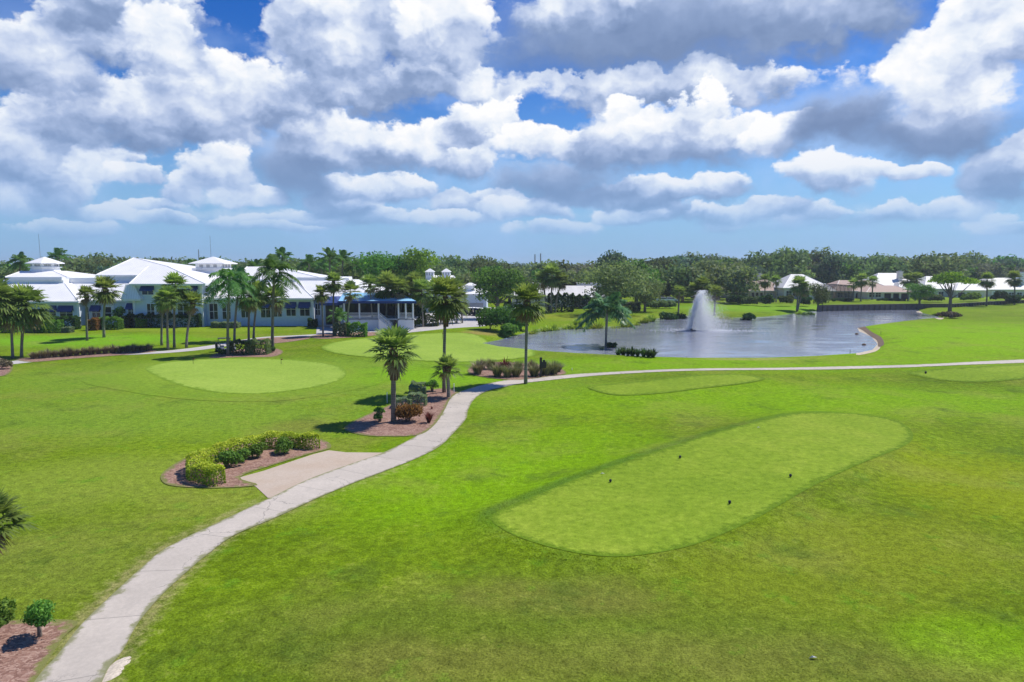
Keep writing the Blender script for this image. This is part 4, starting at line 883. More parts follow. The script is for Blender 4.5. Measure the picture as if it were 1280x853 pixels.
shrub('wine_plant', G(540, 512), tuft_mesh('foliage', 70, .12, .25, 26, 'wine', .02, .7), 'tiny red sprout in the middle of the path-side mulch', 'plant')
# near corner bed
lol = plant_tree('standard_shrub', (trunk_mesh('trunk', M['bark'], [(.2, 0, .85), (-.2, .1, .82), (0, .2, .9), (.1, -.2, .86)], .75, .06, 5, 4), bush_mesh('crown', 73, .95, .9, .95, 'clipped', 1500, .055, tops=.6)), G(50, 797), 'small bush with several bare stems on mulch beside the near path', cat='shrub')
kid = lambda o, n: [c for c in o.children if c.name.startswith(n)][0]
kid(lol, 'crown').location.z = .38; kid(lol, 'crown').scale = (.95, .95, 1.0)
l2 = plant_tree('standard_shrub', (kid(lol, 'trunk').data, kid(lol, 'crown').data), G(-6, 806), 'small bush cut by the frame edge on the near mulch bed', cat='shrub', rz=2)
kid(l2, 'crown').location.z = .4
# ornamental grass bed in the middle
tf = [tuft_mesh('foliage', 80 + i, .8, 1.15, 240, ('tuft', 'mauve', 'tuft')[i], .022, .75) for i in range(3)]
OG = 'ornamental grass clumps in the bed beside the cart path'
for i, (x, y, s, k, lb) in enumerate([(597, 468, 1.3, 1, 'purple-brown grass clump at the lawn end of the central bed'), (603, 461, 1.0, 1, 'purple-brown grass clump behind the end one in the central bed'), (613, 462, 1.1, 0, 'green-grey grass clump between the purple ones and the dark red plant'), (622, 471, 1.25, 0, 'wide grass clump in front of the dark red spiky plant'), (634, 472, 1.1, 0, 'grass clump under the dark red spiky plant toward the path'),
        (645, 471, 1.2, 2, 'grass clump beside the slender palm trunk'), (648, 464, 1.1, 2, 'grass clump behind the slender palm trunk'), (668, 471, 1.2, 0, 'grass clump just before the dark signpost'), (682, 469, 1.3, 2, 'grass clump just past the dark signpost'), (692, 468, 1.35, 0, 'last tall grass clump at the path end of the bed'), (664, 462, 1.0, 1, 'low grass clump behind the signpost'), (697, 465, 1.0, 2, 'small grass clump at the outer tip of the bed')]):
    o = empty('ornamental_grass', G(x, y), i, lb, 'grass clump', OG, s); link_mesh('foliage', tf[k], o)
shrub('spiky_bromeliad', G(631, 463), tuft_mesh('foliage', 86, .6, 1.5, 110, 'wine', .06, 1.2), 'tall dark red spiky plant in the middle of the ornamental grass bed', 'plant')
# row of fountain grass on the left lawn, row of dark plants on the near shore
FG = 'clumps of the purple grass row'
fgm = tuft_mesh('foliage', 87, .8, 1.0, 170, 'mauve', .03, .8)
for i in range(17):
    x = 42 + i * 9.0; y = np.interp(x, [40, 100, 150, 190], [449, 444.5, 441, 438.5])
    o = empty('fountain_grass', G(x, y), i * .9, 'purple-brown grass clump in the even row along the clubhouse lawn edge', 'grass clump', FG, .95 + .25 * (i % 3) * .5); link_mesh('foliage', fgm, o)
SP = 'low dark plants on the near shore'
spm = tuft_mesh('foliage', 88, .5, .95, 90, 'hedge', .05, .7)
for i, x in enumerate([748, 752, 773, 779, 785, 790.5, 797, 804.5, 810.5, 816]):
    o = empty('shore_plant', G(x, 441.5 + (x - 748) * .08), i, 'low dark plant in the row on the near lake shore beside the drooping palm', 'plant', SP, 1 + .2 * (i % 2)); link_mesh('foliage', spm, o)
shrub('shore_shrub', G(765, 442), bush_mesh('foliage', 89, 1.4, 1.2, 2.0, 'hedge', 700, .15), 'dark shrub at the base of the drooping lakeside palm')
# box hedges by the cart
for x, y, w, h, s, lb in [(302, 443, 3.3, 1.7, 91, 'clipped green hedge block nearest the parked golf cart'), (323, 443, 3.0, 1.8, 92, 'clipped green hedge block beside the tallest feather palm')]:
    shrub('clipped_hedge', G(x, y), bush_mesh('foliage', s, w, 1.8, h, 'olive', 1800, .13, True), lb, 'hedge', stems=(w * .8, 1.2, h))
shrub('low_shrub', G(276, 444), bush_mesh('foliage', 93, 1.4, 1.2, .8, 'hedge', 500, .12), 'small dark shrub at the foot of the pale feather palm')
shrub('low_shrub', G(338, 441), bush_mesh('foliage', 94, 1.2, 1.0, .9, 'hedge', 420, .12), 'small dark shrub at the foot of the tallest feather palm')
shrub('brown_bush', G(4, 462), bush_mesh('foliage', 95, 2.2, 1.6, 1.3, 'mauve', 800, .12), 'brownish low bush in the mulch at the frame edge')
CH = 'hedges along the clubhouse front'
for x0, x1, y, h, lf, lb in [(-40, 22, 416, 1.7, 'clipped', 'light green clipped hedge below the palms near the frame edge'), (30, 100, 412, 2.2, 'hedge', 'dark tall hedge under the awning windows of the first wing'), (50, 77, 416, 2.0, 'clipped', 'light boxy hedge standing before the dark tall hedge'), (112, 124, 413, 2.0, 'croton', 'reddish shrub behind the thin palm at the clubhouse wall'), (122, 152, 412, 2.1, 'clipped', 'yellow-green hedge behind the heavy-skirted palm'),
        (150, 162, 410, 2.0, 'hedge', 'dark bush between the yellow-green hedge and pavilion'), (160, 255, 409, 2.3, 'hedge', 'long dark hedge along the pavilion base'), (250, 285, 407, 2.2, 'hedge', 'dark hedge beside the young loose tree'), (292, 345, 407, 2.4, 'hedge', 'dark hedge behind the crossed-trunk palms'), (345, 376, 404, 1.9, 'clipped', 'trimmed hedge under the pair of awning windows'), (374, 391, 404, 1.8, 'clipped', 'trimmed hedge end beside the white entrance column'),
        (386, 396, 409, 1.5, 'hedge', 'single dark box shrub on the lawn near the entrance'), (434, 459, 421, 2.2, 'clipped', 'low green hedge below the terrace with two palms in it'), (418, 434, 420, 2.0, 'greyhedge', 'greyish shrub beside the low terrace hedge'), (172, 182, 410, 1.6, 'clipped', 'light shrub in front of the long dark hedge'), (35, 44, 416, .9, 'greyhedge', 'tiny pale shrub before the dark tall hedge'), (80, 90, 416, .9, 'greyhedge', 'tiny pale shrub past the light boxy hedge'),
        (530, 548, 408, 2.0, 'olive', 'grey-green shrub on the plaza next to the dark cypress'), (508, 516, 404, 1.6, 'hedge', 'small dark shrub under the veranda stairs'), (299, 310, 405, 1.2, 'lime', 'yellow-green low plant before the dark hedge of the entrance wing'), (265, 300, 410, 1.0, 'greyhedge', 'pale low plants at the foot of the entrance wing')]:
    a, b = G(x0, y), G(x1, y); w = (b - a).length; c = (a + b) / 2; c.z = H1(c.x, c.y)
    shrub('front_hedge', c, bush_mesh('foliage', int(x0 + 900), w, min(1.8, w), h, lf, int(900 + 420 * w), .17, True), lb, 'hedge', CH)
shrub('dark_cypress', G(523, 407), bush_mesh('foliage', 96, 4.0, 3.2, 4.8, 'hedge', 2200, .2), 'dense dark upright bush at the veranda corner')
shrub('round_shrub', G(521, 408), bush_mesh('foliage', 97, 2.2, 2, 1.9, 'lime', 700, .16), 'light yellow-green round shrub before the dense dark bush')
# thicket at the lake's near end, far hedges, shore bushes
TK = 'thicket shrubs at the lake tip'
for x, y, w, h, lf, lb in [(614, 412, 4.5, 4.2, 'ficus', 'dark glossy thicket shrub beside the cart parking'), (628, 415, 5.0, 5.0, 'ficus', 'tallest glossy thicket shrub under the bright tree'), (643, 416, 4.6, 4.4, 'ficus', 'thicket shrub overhanging the lake tip'), (636, 419, 3.0, 2.3, 'clipped', 'light leafy plant in front of the thicket at the water'), (651, 412, 3.2, 3.0, 'hedge', 'dark end shrub of the thicket toward the lake')]:
    shrub('thicket_shrub', G(x, y), bush_mesh('foliage', int(x), w, w * .8, h, lf, 1700, .22), lb, 'shrub', TK, stems=(w * .7, w * .6, h))
FH = 'hedges past the lake'
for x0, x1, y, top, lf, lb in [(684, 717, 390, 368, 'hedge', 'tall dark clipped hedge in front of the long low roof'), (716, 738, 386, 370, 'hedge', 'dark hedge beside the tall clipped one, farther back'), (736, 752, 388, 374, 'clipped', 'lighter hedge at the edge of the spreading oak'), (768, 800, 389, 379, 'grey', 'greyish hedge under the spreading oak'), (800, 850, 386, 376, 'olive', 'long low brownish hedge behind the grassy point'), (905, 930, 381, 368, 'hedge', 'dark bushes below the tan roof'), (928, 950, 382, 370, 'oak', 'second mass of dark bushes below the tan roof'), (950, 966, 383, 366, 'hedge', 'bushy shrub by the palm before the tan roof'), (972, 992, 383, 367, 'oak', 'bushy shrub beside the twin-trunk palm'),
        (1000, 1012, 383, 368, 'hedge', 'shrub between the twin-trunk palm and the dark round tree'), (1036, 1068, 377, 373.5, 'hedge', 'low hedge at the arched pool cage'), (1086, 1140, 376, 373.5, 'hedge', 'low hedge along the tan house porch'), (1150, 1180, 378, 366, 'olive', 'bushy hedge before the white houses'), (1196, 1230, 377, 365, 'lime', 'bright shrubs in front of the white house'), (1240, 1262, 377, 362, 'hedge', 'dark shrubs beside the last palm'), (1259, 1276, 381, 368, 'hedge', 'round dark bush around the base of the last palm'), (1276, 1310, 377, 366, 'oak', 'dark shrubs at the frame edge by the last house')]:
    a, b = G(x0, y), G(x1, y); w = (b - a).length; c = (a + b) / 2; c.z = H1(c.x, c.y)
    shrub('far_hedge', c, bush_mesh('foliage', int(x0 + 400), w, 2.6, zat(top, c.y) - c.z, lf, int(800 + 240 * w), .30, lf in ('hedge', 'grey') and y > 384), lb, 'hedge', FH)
for x, y, w, h, lf, lb in [(836, 396, 4.2, 2.4, 'hedge', 'dark bush overhanging the far shore beside the fountain'), (852, 395, 4.5, 2.2, 'hedge', 'second dark bush on the far shore behind the jet'), (935, 397, 3.4, 3.0, 'hedge', 'dark round bush alone on the far shore lawn'), (1186, 398, 7.0, 1.3, 'mauve', 'brown brushy mound on the bank below the umbrella tree'), (1010, 391, 3.2, 1.6, 'olive', 'low bush on the bank by the dark round tree')]:
    shrub('shore_bush', G(x, y), bush_mesh('foliage', int(x + 31), w, w * .6, h, lf, 800, .26), lb, 'shrub', 'bushes on the far shore')
rd = [tuft_mesh('foliage', 140 + i, 1.4, 1.1, 150, 'reed', .05, .9) for i in range(2)]
for i, (x, y) in enumerate([(668, 411.5), (680, 410), (690, 409), (700, 408.5), (709, 407.5), (718, 407), (728, 407), (737, 407), (746, 406.5), (756, 407), (770, 406.5), (783, 405), (796, 403.5), (806, 402), (813, 400), (665, 414), (722, 405), (905, 395.5), (915, 395.5), (1000, 390)]):
    o = empty('reed_clump', G(x, y), i, 'clump of yellow-green reeds on the far bank of the lake', 'reed clump', 'reed clumps on the far bank', 1 + .35 * (i % 3)); link_mesh('foliage', rd[i % 2], o)

# ================================================================== buildings
def window(parent, x0, x1, z0, z1, y, awning=None, mull=1, name='window', rows=1):
    """a framed window in a wall facing -Y at depth y (in the parent's own coordinates)"""
    f = MB(); w = .09; d = .07
    f.box(x0 - w, x1 + w, y - d, y + .02, z1, z1 + w).box(x0 - w, x1 + w, y - d - .03, y + .02, z0 - w, z0).box(x0 - w, x0, y - d, y + .02, z0, z1).box(x1, x1 + w, y - d, y + .02, z0, z1)
    for i in range(mull): c = x0 + (x1 - x0) * (i + 1) / (mull + 1); f.box(c - .045, c + .045, y - d * .8, y + .02, z0, z1)
    for i in range(rows): c = z0 + (z1 - z0) * (i + 1) / (rows + 1); f.box(x0, x1, y - d * .7, y + .02, c - .04, c + .04)
    fr = f.build(name, M['trim'], parent)
    MB().box(x0, x1, y - .012, y + .015, z0, z1).build('pane', M['glass'], fr)
    if awning:
        h, out = awning; b = MB(); a0, a1 = x0 - .18, x1 + .18
        b.add([(a0, y - .02, z1 + .15), (a1, y - .02, z1 + .15), (a1, y - out, z1 - h + .22), (a0, y - out, z1 - h + .22), (a0, y - .02, z1 - h + .22), (a1, y - .02, z1 - h + .22), (a0, y - out, z1 - h), (a1, y - out, z1 - h)],
              [(0, 1, 2, 3), (0, 3, 4), (1, 5, 2), (3, 2, 7, 6)])
        b.build('awning', M['awn'], parent)
    return fr
def roof(parent, name, m_, a, z0, b, z1, fascia=.3, fm=None, over=0.):
    """a hipped slope from eave rectangle a (x0,x1,y0,y1) up to rectangle b, with a fascia board as its edge"""
    k = MB(); a = (a[0] - over, a[1] + over, a[2] - over, a[3] + over); k.frustum(a, z0, b, z1)
    r = k.build(name, m_, parent)
    MB().frustum((a[0] + .04, a[1] - .04, a[2] + .04, a[3] - .04), z0 - fascia, (a[0] + .02, a[1] - .02, a[2] + .02, a[3] - .02), z0 - .003).build('fascia', fm or M['trim'], r)
    # hip caps
    h = MB()
    for (p, q) in (((a[0], a[2]), (b[0], b[2])), ((a[1], a[2]), (b[1], b[2]))): h.tube([(p[0], p[1], z0 + .03), (q[0], q[1], z1 + .03)], .07, 5)
    h.build('hip_cap', M['metal'], r); return r
CY = 130.
club = empty('clubhouse', (0, CY, 0), 0, 'long white-roofed pale blue clubhouse with navy awnings and a veranda', 'clubhouse')
X = lambda px, Y=CY: xat(px, Y, 385)
Z = lambda py, Y=CY: zat(py, Y)
def wallbox(x0, x1, y0, y1, z1, m_='wall', z0=-.4, name='wall'): return MB().box(x0, x1, y0 - CY, y1 - CY, z0, z1).build(name, M[m_], club)
def rf(name, a, z0, b, z1, over=.0, fascia=.32): return roof(club, name, M['metal'], (a[0], a[1], a[2] - CY, a[3] - CY), z0, (b[0], b[1], b[2] - CY, b[3] - CY), z1, fascia, M['trim'], over)
# first wing with the octagonal cupola
e1 = Z(377, 129)
wallbox(X(-45), X(96), 130, 152, e1 - .3)
rf('wing_roof', (X(-50), X(98.5, 129), 129, 153), e1, (X(-38), X(81, 136), 136.5, 150), Z(354.5, 136.5))
wallbox(X(-36), X(80, 136.6), 137, 150, Z(350.5, 137), 'white', Z(354.5, 136.5) - .1, 'parapet')
wallbox(X(17, 137.4), X(83, 137.4), 136.6, 151, Z(346.6, 137), 'trim', Z(350.5, 137) + .003, 'cornice')
rf('upper_roof', (X(14, 139), X(90, 139), 138, 152), Z(346.4, 138), (X(37, 145), X(76, 145), 143.5, 147.5), Z(339, 144), fascia=.2)
def cupola(cxp, Yc, halfpx, yb, ye, yt, sides, louv=True):
    r = halfpx * Yc / FPX; cxx = xat(cxp, Yc, 335); zb, ze, zt = zat(yb, Yc), zat(ye, Yc), zat(yt, Yc); rot = math.pi / sides
    k = 1 / math.cos(math.pi / sides)
    b = MB().ring(cxx, Yc - CY, zb - .6, r * .90 * k, zb + (ze - zb) * .55, r * .72 * k, sides, rot).ring(cxx, Yc - CY, zb + (ze - zb) * .553, r * .72 * k, ze - .002, r * .72 * k, sides, rot)
    c = b.build('cupola', M['white'], club)
    MB().ring(cxx, Yc - CY, zb + (ze - zb) * .56, r * .86 * k, zb + (ze - zb) * .66, r * .86 * k, sides, rot).build('ledge', M['trim'], c)
    MB().ring(cxx, Yc - CY, ze, r * k, ze + .18, r * k, sides, rot).ring(cxx, Yc - CY, ze + .183, r * .99 * k, zt, .05, sides, rot).build('cupola_roof', M['metal'], c)
    v = MB(); n = 8 if sides == 8 else 4
    for i in range(n):
        a = (i + .5) * 2 * math.pi / n - math.pi / 2 + (0 if sides == 8 else math.pi / 4); rr = r * .725 
        for o in ((-.55, 0, .55) if sides == 4 else (-.3, .3)):
            wx, wy = -math.sin(a) * r * .72 * o * (1 if sides == 4 else .8), math.cos(a) * r * .72 * o * (1 if sides == 4 else .8); px_, py_ = cxx + math.cos(a) * rr + wx, Yc - CY + math.sin(a) * rr + wy
            s = r * .10; tx, ty = -math.sin(a) * s, math.cos(a) * s; dx, dy = math.cos(a) * .04, math.sin(a) * .04; z0, z1 = zb + (ze - zb) * .74, ze - .12
            v.add([(px_ - tx + dx, py_ - ty + dy, z0), (px_ + tx + dx, py_ + ty + dy, z0), (px_ + tx + dx, py_ + ty + dy, z1), (px_ - tx + dx, py_ - ty + dy, z1), (px_ - tx - dx, py_ - ty - dy, z0), (px_ + tx - dx, py_ + ty - dy, z0), (px_ + tx - dx, py_ + ty - dy, z1), (px_ - tx - dx, py_ - ty - dy, z1)], [(0, 1, 2, 3), (7, 6, 5, 4), (0, 4, 5, 1), (2, 6, 7, 3)])
    v.build('louvre_opening', M['grey'], c); return c
cupola(56.5, 145.5, 19.5, 341, 330, 321.2, 8)
# link
wallbox(X(96) + .02, X(160), 133, 152, Z(375, 133) - .3)
rf('link_roof', (X(84, 134), X(161, 132), 132, 153), Z(375.5, 132), (X(82, 138.5), X(166, 138.5), 138.5, 150), Z(354.8, 138.5))
wallbox(X(82, 139) + .05, X(128, 139), 139, 150, Z(347.5, 139), 'white', Z(354.9, 138.5) - .1, 'parapet')
# two-storey pavilion
e2 = Z(355, 127)
wallbox(X(169, 128), X(252, 128), 128, 142, e2 - .3)
rf('pavilion_roof', (X(163, 127), X(258, 127), 127, 146), e2, (X(188, 135), X(212, 135), 135, 137), Z(333, 135))
wallbox(X(128, 141), X(246, 141), 141.02, 163, Z(344, 141) - .3)
rf('pavilion_roof', (X(122, 140), X(252, 140), 140, 166), Z(344, 140) , (X(172, 152) - .1, X(172, 152) + .1, 151.9, 152.1), Z(322.4, 152))
wallbox(X(156, 128.6), X(169, 128.6) - .02, 128.8, 133, Z(374.5, 127.8) - .3)
rf('bay_roof', (X(154.5, 127.6), X(178.5, 127.6), 127.0, 133.5), Z(374, 127.6), (X(163, 129), X(173, 129), 127.97, 133), Z(355.6, 129))
# second cupola on its hip
wallbox(X(228, 143), X(300, 143), 143, 156, Z(348, 143) - .3)
rf('upper_roof', (X(226, 142.5), X(305, 142.5), 142.3, 157), Z(349, 142.5), (X(247, 148), X(287, 148), 146, 150), Z(342, 146.5), fascia=.2)
cupola(267.2, 148.5, 21.5, 345.5, 330.4, 321.0, 4)
# second wing
e3 = Z(373, 129)
wallbox(X(258, 130) + .05, X(391, 130), 130, 152, e3 - .3)
rf('wing_roof', (X(252, 129), X(392.5, 129), 129, 153), e3, (X(250, 136.5), X(371.5, 136.5), 136.5, 150), Z(352.8, 136.5))
wallbox(X(290, 137), X(372, 137) - .05, 137, 150, Z(350, 137), 'white', Z(352.8, 136.5) - .1, 'parapet')
rf('upper_roof', (X(296, 139), X(410, 139), 138.4, 152), Z(349.2, 138.4), (X(312, 145), X(345, 145), 144.6, 145.6), Z(333.5, 145))
wallbox(X(391, 130) + .02, X(470, 131), 131, 152, Z(372, 131) - .3)
rf('end_roof', (X(388, 130), X(474, 130), 130.2, 153), Z(371.6, 130.2), (X(375, 137), X(434, 137), 137, 149), Z(351, 137))
wallbox(X(372, 138), X(425, 138), 138, 149, Z(347, 138), 'white', Z(351, 137) - .1, 'parapet')
wallbox(X(428, 140), X(437, 140), 140, 143, Z(347.5, 140), 'white', Z(352, 137), 'roof_box')
# windows: picture columns, sill and head rows, depth, awning
for x0, x1, yt, yb, Y, aw, mu in [(-22, -8, 383, 401, 130, 1, 1), (-2, 12, 383, 401, 130, 1, 1), (20, 34, 383, 401, 130, 1, 1), (37.5, 46.5, 386, 402, 130, 0, 1), (53.5, 69.5, 383, 400, 130, 1, 1), (74.5, 90.5, 383, 400, 130, 1, 1), (102, 110.5, 384, 399, 133, 0, 1), (115, 125, 382.5, 399, 133, 1, 1), (131, 139, 384, 399, 133, 0, 0),
                            (160, 168, 380, 398, 128.8, 1, 1), (184, 193, 380, 398, 128, 0, 1), (179, 193, 358.5, 368.5, 128, 1, 1), (239, 247.5, 358.5, 367.5, 128, 1, 1), (200, 214, 380, 398, 128, 0, 1), (222, 236, 380, 398, 128, 0, 1), (262, 272, 380, 399, 130, 0, 1), (278, 288, 380, 399, 130, 0, 1), (301.5, 312, 378, 397, 130, 1, 1), (326, 338, 378, 397, 130, 1, 1), (342, 352, 378, 396, 130, 1, 1), (358, 369.5, 378.5, 395, 130, 1, 1), (375, 387, 378.5, 395, 130, 1, 1), (394.5, 400, 380, 394, 131, 0, 1)]:
    z0, z1 = zat(yb, Y), zat(yt, Y); window(club, X(x0, Y), X(x1, Y), z0, z1, Y - CY, (min(1.05, (z1 - z0) * .55), .75) if aw else None, mu)
# pilasters at the wall corners
for px, Y, zt in [(98, 130, e1), (168, 128, e2), (252.5, 128, e2), (391, 130, e3), (141, 133, e1)]:
    MB().box(X(px, Y) - .22, X(px, Y) + .22, Y - CY - .12, Y - CY + .1, -.4, zt - .35).build('pilaster', M['trim'], club)
MB().box(X(390.5, 128.5), X(392.6, 128.5), -1.6, -1.25, -.3, Z(385, 128.5)).build('entrance_column', M['white'], club)
# navy entrance canopy
b = MB(); x0, x1 = X(403, 127), X(428, 127); zt, zb = Z(371, 128), Z(378.5, 126)
b.frustum((x0, x1, -5.2, -.2), zb, (x0 + 1.0, x1 - 1.0, -3.6, -.2), zt).box(x0, x1, -5.2, -.2, zb - .45, zb - .003); b.build('entrance_canopy', M['awn'], club)
for px in (404, 427): MB().box(X(px, 125.2) - .08, X(px, 125.2) + .08, -4.95, -4.8, -.3, zb - .45).build('canopy_post', M['white'], club)
MB().box(X(407, 131), X(424, 131), .88, .96, .2, zb).build('entrance_door', M['glass'], club)
# veranda
YV = 123.; xa, xb = X(428.5, YV), X(517, YV); zf = zat(398.5, YV); ze = zat(376.3, YV)
MB().box(xa, xb, YV - CY, 1.2, zf - .25, zf).build('veranda_deck', M['grey'], club)
for i, (p0, p1) in enumerate([(429, 448.5), (449.5, 473), (498, 516.5)]):
    MB().box(X(p0, YV), X(p1, YV), YV - CY + .05, YV - CY + .13, -.3, zf - .26).build('lattice_skirt', M['white'], club)
MB().box(X(428.5, 131), X(517, 131), .9, 1.1, zf, ze).build('back_wall', M['dark'], club)  # veranda shade is in this wall's near-black colour
wallbox(X(470, 131), X(500, 131), 131.2, 146, ze + .3, 'wall')
b = MB(); ys, yb2 = YV - CY - .7, YV - CY + 6.8
b.add([(xa - .6, ys, ze), (xb + .6, ys, ze), (X(500, 130), yb2, Z(366, 130)), (X(430, 130), yb2, Z(366, 130)), (xa - .6, ys, ze - .14), (xb + .6, ys, ze - .14), (X(500, 130), yb2, Z(366, 130) - .14), (X(430, 130), yb2, Z(366, 130) - .14)], [(0, 1, 2, 3), (7, 6, 5, 4), (4, 5, 1, 0), (5, 6, 2, 1), (6, 7, 3, 2), (7, 4, 0, 3)])
aw = b.build('veranda_awning', M['blue'], club)
MB().box(xa - .6, xb + .6, ys - .05, ys - .003, ze - .42, ze + .02).build('valance', M['awn'], aw)
for px in (430, 449, 473, 498, 507, 516):
    MB().box(X(px, YV) - .13, X(px, YV) + .13, YV - CY, YV - CY + .26, -.3, ze - .14).build('veranda_column', M['white'], club)
def railing(x0, x1, y, z, name='railing', zz=None):
    k = MB(); n = max(2, int((x1 - x0) / .16)); zz = z if zz is None else zz
    for h in (1.02, .12): k.tube([(x0, y, z + h), (x1, y, zz + h)], .045, 4)
    for i in range(n + 1): t = i / n; xx = x0 + (x1 - x0) * t; zc = z + (zz - z) * t; k.box(xx - .025, xx + .025, y - .025, y + .025, zc + .1, zc + 1.02)
    return k.build(name, M['white'], club)
for p0, p1 in ((430.5, 448), (450, 472), (499, 515.5)): railing(X(p0, YV), X(p1, YV), YV - CY + .13, zf)
st = MB(); n = 8; sx0, sx1 = X(475, YV), X(490, YV)
for i in range(n):
    t = i / n; st.box(sx0 + (sx1 - sx0) * t, sx0 + (sx1 - sx0) * (t + 1 / n), YV - CY - 1.6, YV - CY - .05, -.2, zf * (1 - t) )
st.build('stairs', M['white'], club)
railing(sx0, sx1, YV - CY - 1.62, zf, 'stair_railing', .1); railing(sx0, sx1, YV - CY - .02, zf, 'stair_railing', .1)
for px in (434, 440, 455, 462, 467, 505, 511):
    MB().box(X(px, 130.6) - .7, X(px, 130.6) + .7, .82, .88, zf + .2, ze - .4).build('veranda_window', M['glass'], club)

# ---- generic house helper for the others
def house(name, label, x0p, x1p, Y, depth, eave_py, ridge_py, wallm, roofm, ridge=(.3, .7), cat='house', over=.7, hip=True, pyb=None):
    x0, x1 = xat(x0p, Y, 370), xat(x1p, Y, 370); c = (x0 + x1) / 2; o = empty(name, (c, Y, 0), 0, label, cat); w = (x1 - x0) / 2; ze, zr = zat(eave_py, Y), zat(ridge_py, Y + depth * .5)
    MB().box(-w, w, 0, depth, -.4, ze - .25).build('wall', M[wallm], o)
    roof(o, 'roof', M[roofm], (-w - over, w + over, -over, depth + over), ze, (-w + 2 * w * ridge[0], -w + 2 * w * ridge[1], depth * .48, depth * .52), zr, .25, M['trim'])
    return o, w, c, ze, zr
def louvre_cupola(o, x, y, z, s, h):
    k = MB().box(x - s, x + s, y - s, y + s, z - 1.2, z + h).build('cupola', M['white'], o)
    MB().frustum((x - s * 1.25, x + s * 1.25, y - s * 1.25, y + s * 1.25), z + h + .003, (x - .1, x + .1, y - .1, y + .1), z + h + s * .8).build('cupola_roof', M['metal'], k)
    g_ = MB()
    for d in (-.5, 0, .5): g_.box(x + d * s * 1.3 - s * .16, x + d * s * 1.3 + s * .16, y - s - .03, y - s + .02, z + h * .25, z + h * .85)
    g_.build('louvre_opening', M['grey'], k)
bw, w, c, ze, zr = house('pro_shop', 'white gabled roof building with two white louvred cupolas behind the palms', 528, 573, 168, 14, 362, 344.5, 'wall', 'metal', (.2, .8), 'building')
for px in (537, 557.5): louvre_cupola(bw, xat(px, 173, 350) - c, 6, zat(346, 173), 1.0, zat(340, 173) - zat(346, 173))
for px in (536, 546, 558): xx = xat(px, 168, 370) - c; window(bw, xx - .8, xx + .8, 1.0, 3.0, 0)
sh, w, c, ze, zr = house('cart_shed', 'pale blue cart shed with a stepped white roof behind the parked carts', 576, 608, 163, 10, 367.5, 361, 'wall', 'metal', (.25, .75), 'building', .5)
k = MB().box(xat(582, 166, 360) - c, xat(593, 166, 360) - c, 2.4, 6.5, ze, zat(357, 166)).build('roof_vent_box', M['white'], sh)
MB().frustum((xat(580.5, 166, 360) - c, xat(594.5, 166, 360) - c, 2.0, 7), zat(357, 166) + .003, (xat(586, 166, 360) - c, xat(589, 166, 360) - c, 4.3, 4.7), zat(353.8, 166)).build('vent_roof', M['metal'], k)
MB().box(-w * .7, w * .75, -.06, .02, -.2, 2.6).build('shed_door', M['grey'], sh)
lr_, w, c, ze, zr = house('low_building', 'long low building with a flat taupe roof behind the dark clipped hedge', 640, 752, 190, 26, 370, 356, 'cream', 'taupe', (.04, .96), 'building', .6)
for px, s in ((700, 5), (728, 6), (665, 3.5)): xx = xat(px, 200, 355) - c; MB().box(xx - s, xx + s, 11.5, 14.5, zr - .6, zr + .55).build('roof_unit', M['taupe'], lr_)
MB().tube([(xat(699.5, 186, 370) - c, -1.5, 0), (xat(699.5, 186, 370) - c, -1.5, zat(359.5, 188))], .1, 6).build('vent_pipe', M['mast'], lr_)
for px in range(648, 750, 12): xx = xat(px, 190, 375) - c; window(lr_, xx - .7, xx + .7, .9, 2.4, 0)
an, w, c, ze, zr = house('annex_building', 'small white hipped roof annex beside the spreading oak', 736, 757, 184, 9, 371.5, 364.5, 'cream', 'wroof', (.3, .7), 'building', .5)
window(an, -.8, .8, .9, 2.3, 0)

# ---- houses beyond the lake
def chimney(o, x, y, z0, z1, s=.75, m_='cream'):
    k = MB().box(x - s, x + s, y - s * .7, y + s * .7, z0, z1).box(x - s * 1.2, x + s * 1.2, y - s * .9, y + s * .9, z1 + .003, z1 + .28).build('chimney', M[m_], o)
    MB().box(x - s * .6, x + s * .6, y - s * .4, y + s * .4, z1 + .283, z1 + .6).build('chimney_pot', M['grey'], k)
def porch(o, c, Y, p0, p1, ytop, n, wm='cream', out=2.2, arch=True):
    x0, x1 = xat(p0, Y, 370) - c, xat(p1, Y, 370) - c; z = zat(ytop, Y); MB().box(x0, x1, -.03, .02, -.1, z - .1).build('porch_shade_panel', M['dark'], o)  # flat dark panel on the wall, porch shade painted in its colour
    for i in range(n + 1):
        xx = x0 + (x1 - x0) * i / n; MB().box(xx - .28, xx + .28, -.40, -.04, -.3, z - .05).build('porch_column', M[wm], o)
    MB().box(x0 - .3, x1 + .3, -.45, -.032, z - .04, z + .5).build('porch_beam', M[wm], o)
def wins(o, c, Y, pxs, yt, yb, hw=.9):
    for px in pxs: xx = xat(px, Y, 370) - c; window(o, xx - hw, xx + hw, zat(yb, Y), zat(yt, Y), 0)
hA, w, c, ze, zr = house('villa', 'villa with a broad tan tiled roof and white chimneys beyond the fountain', 908, 984, 242, 20, 363.5, 346.5, 'tan', 'tile', (.30, .72))
for px, py in ((941.5, 345), (949, 343.5), (903 + 10, 352)): chimney(hA, xat(px, 250, 350) - c, 8 if px > 940 else 4, ze, zat(py, 250), .8)
wins(hA, c, 242, (916, 930, 962, 974), 367, 373); porch(hA, c, 242, 938, 954, 366, 3, 'tan')
hB, w, c, ze, zr = house('villa', 'villa with a tall white hipped roof beside the twin-trunk palm', 980, 1036, 236, 17, 360, 343, 'cream', 'wroof', (.36, .62))
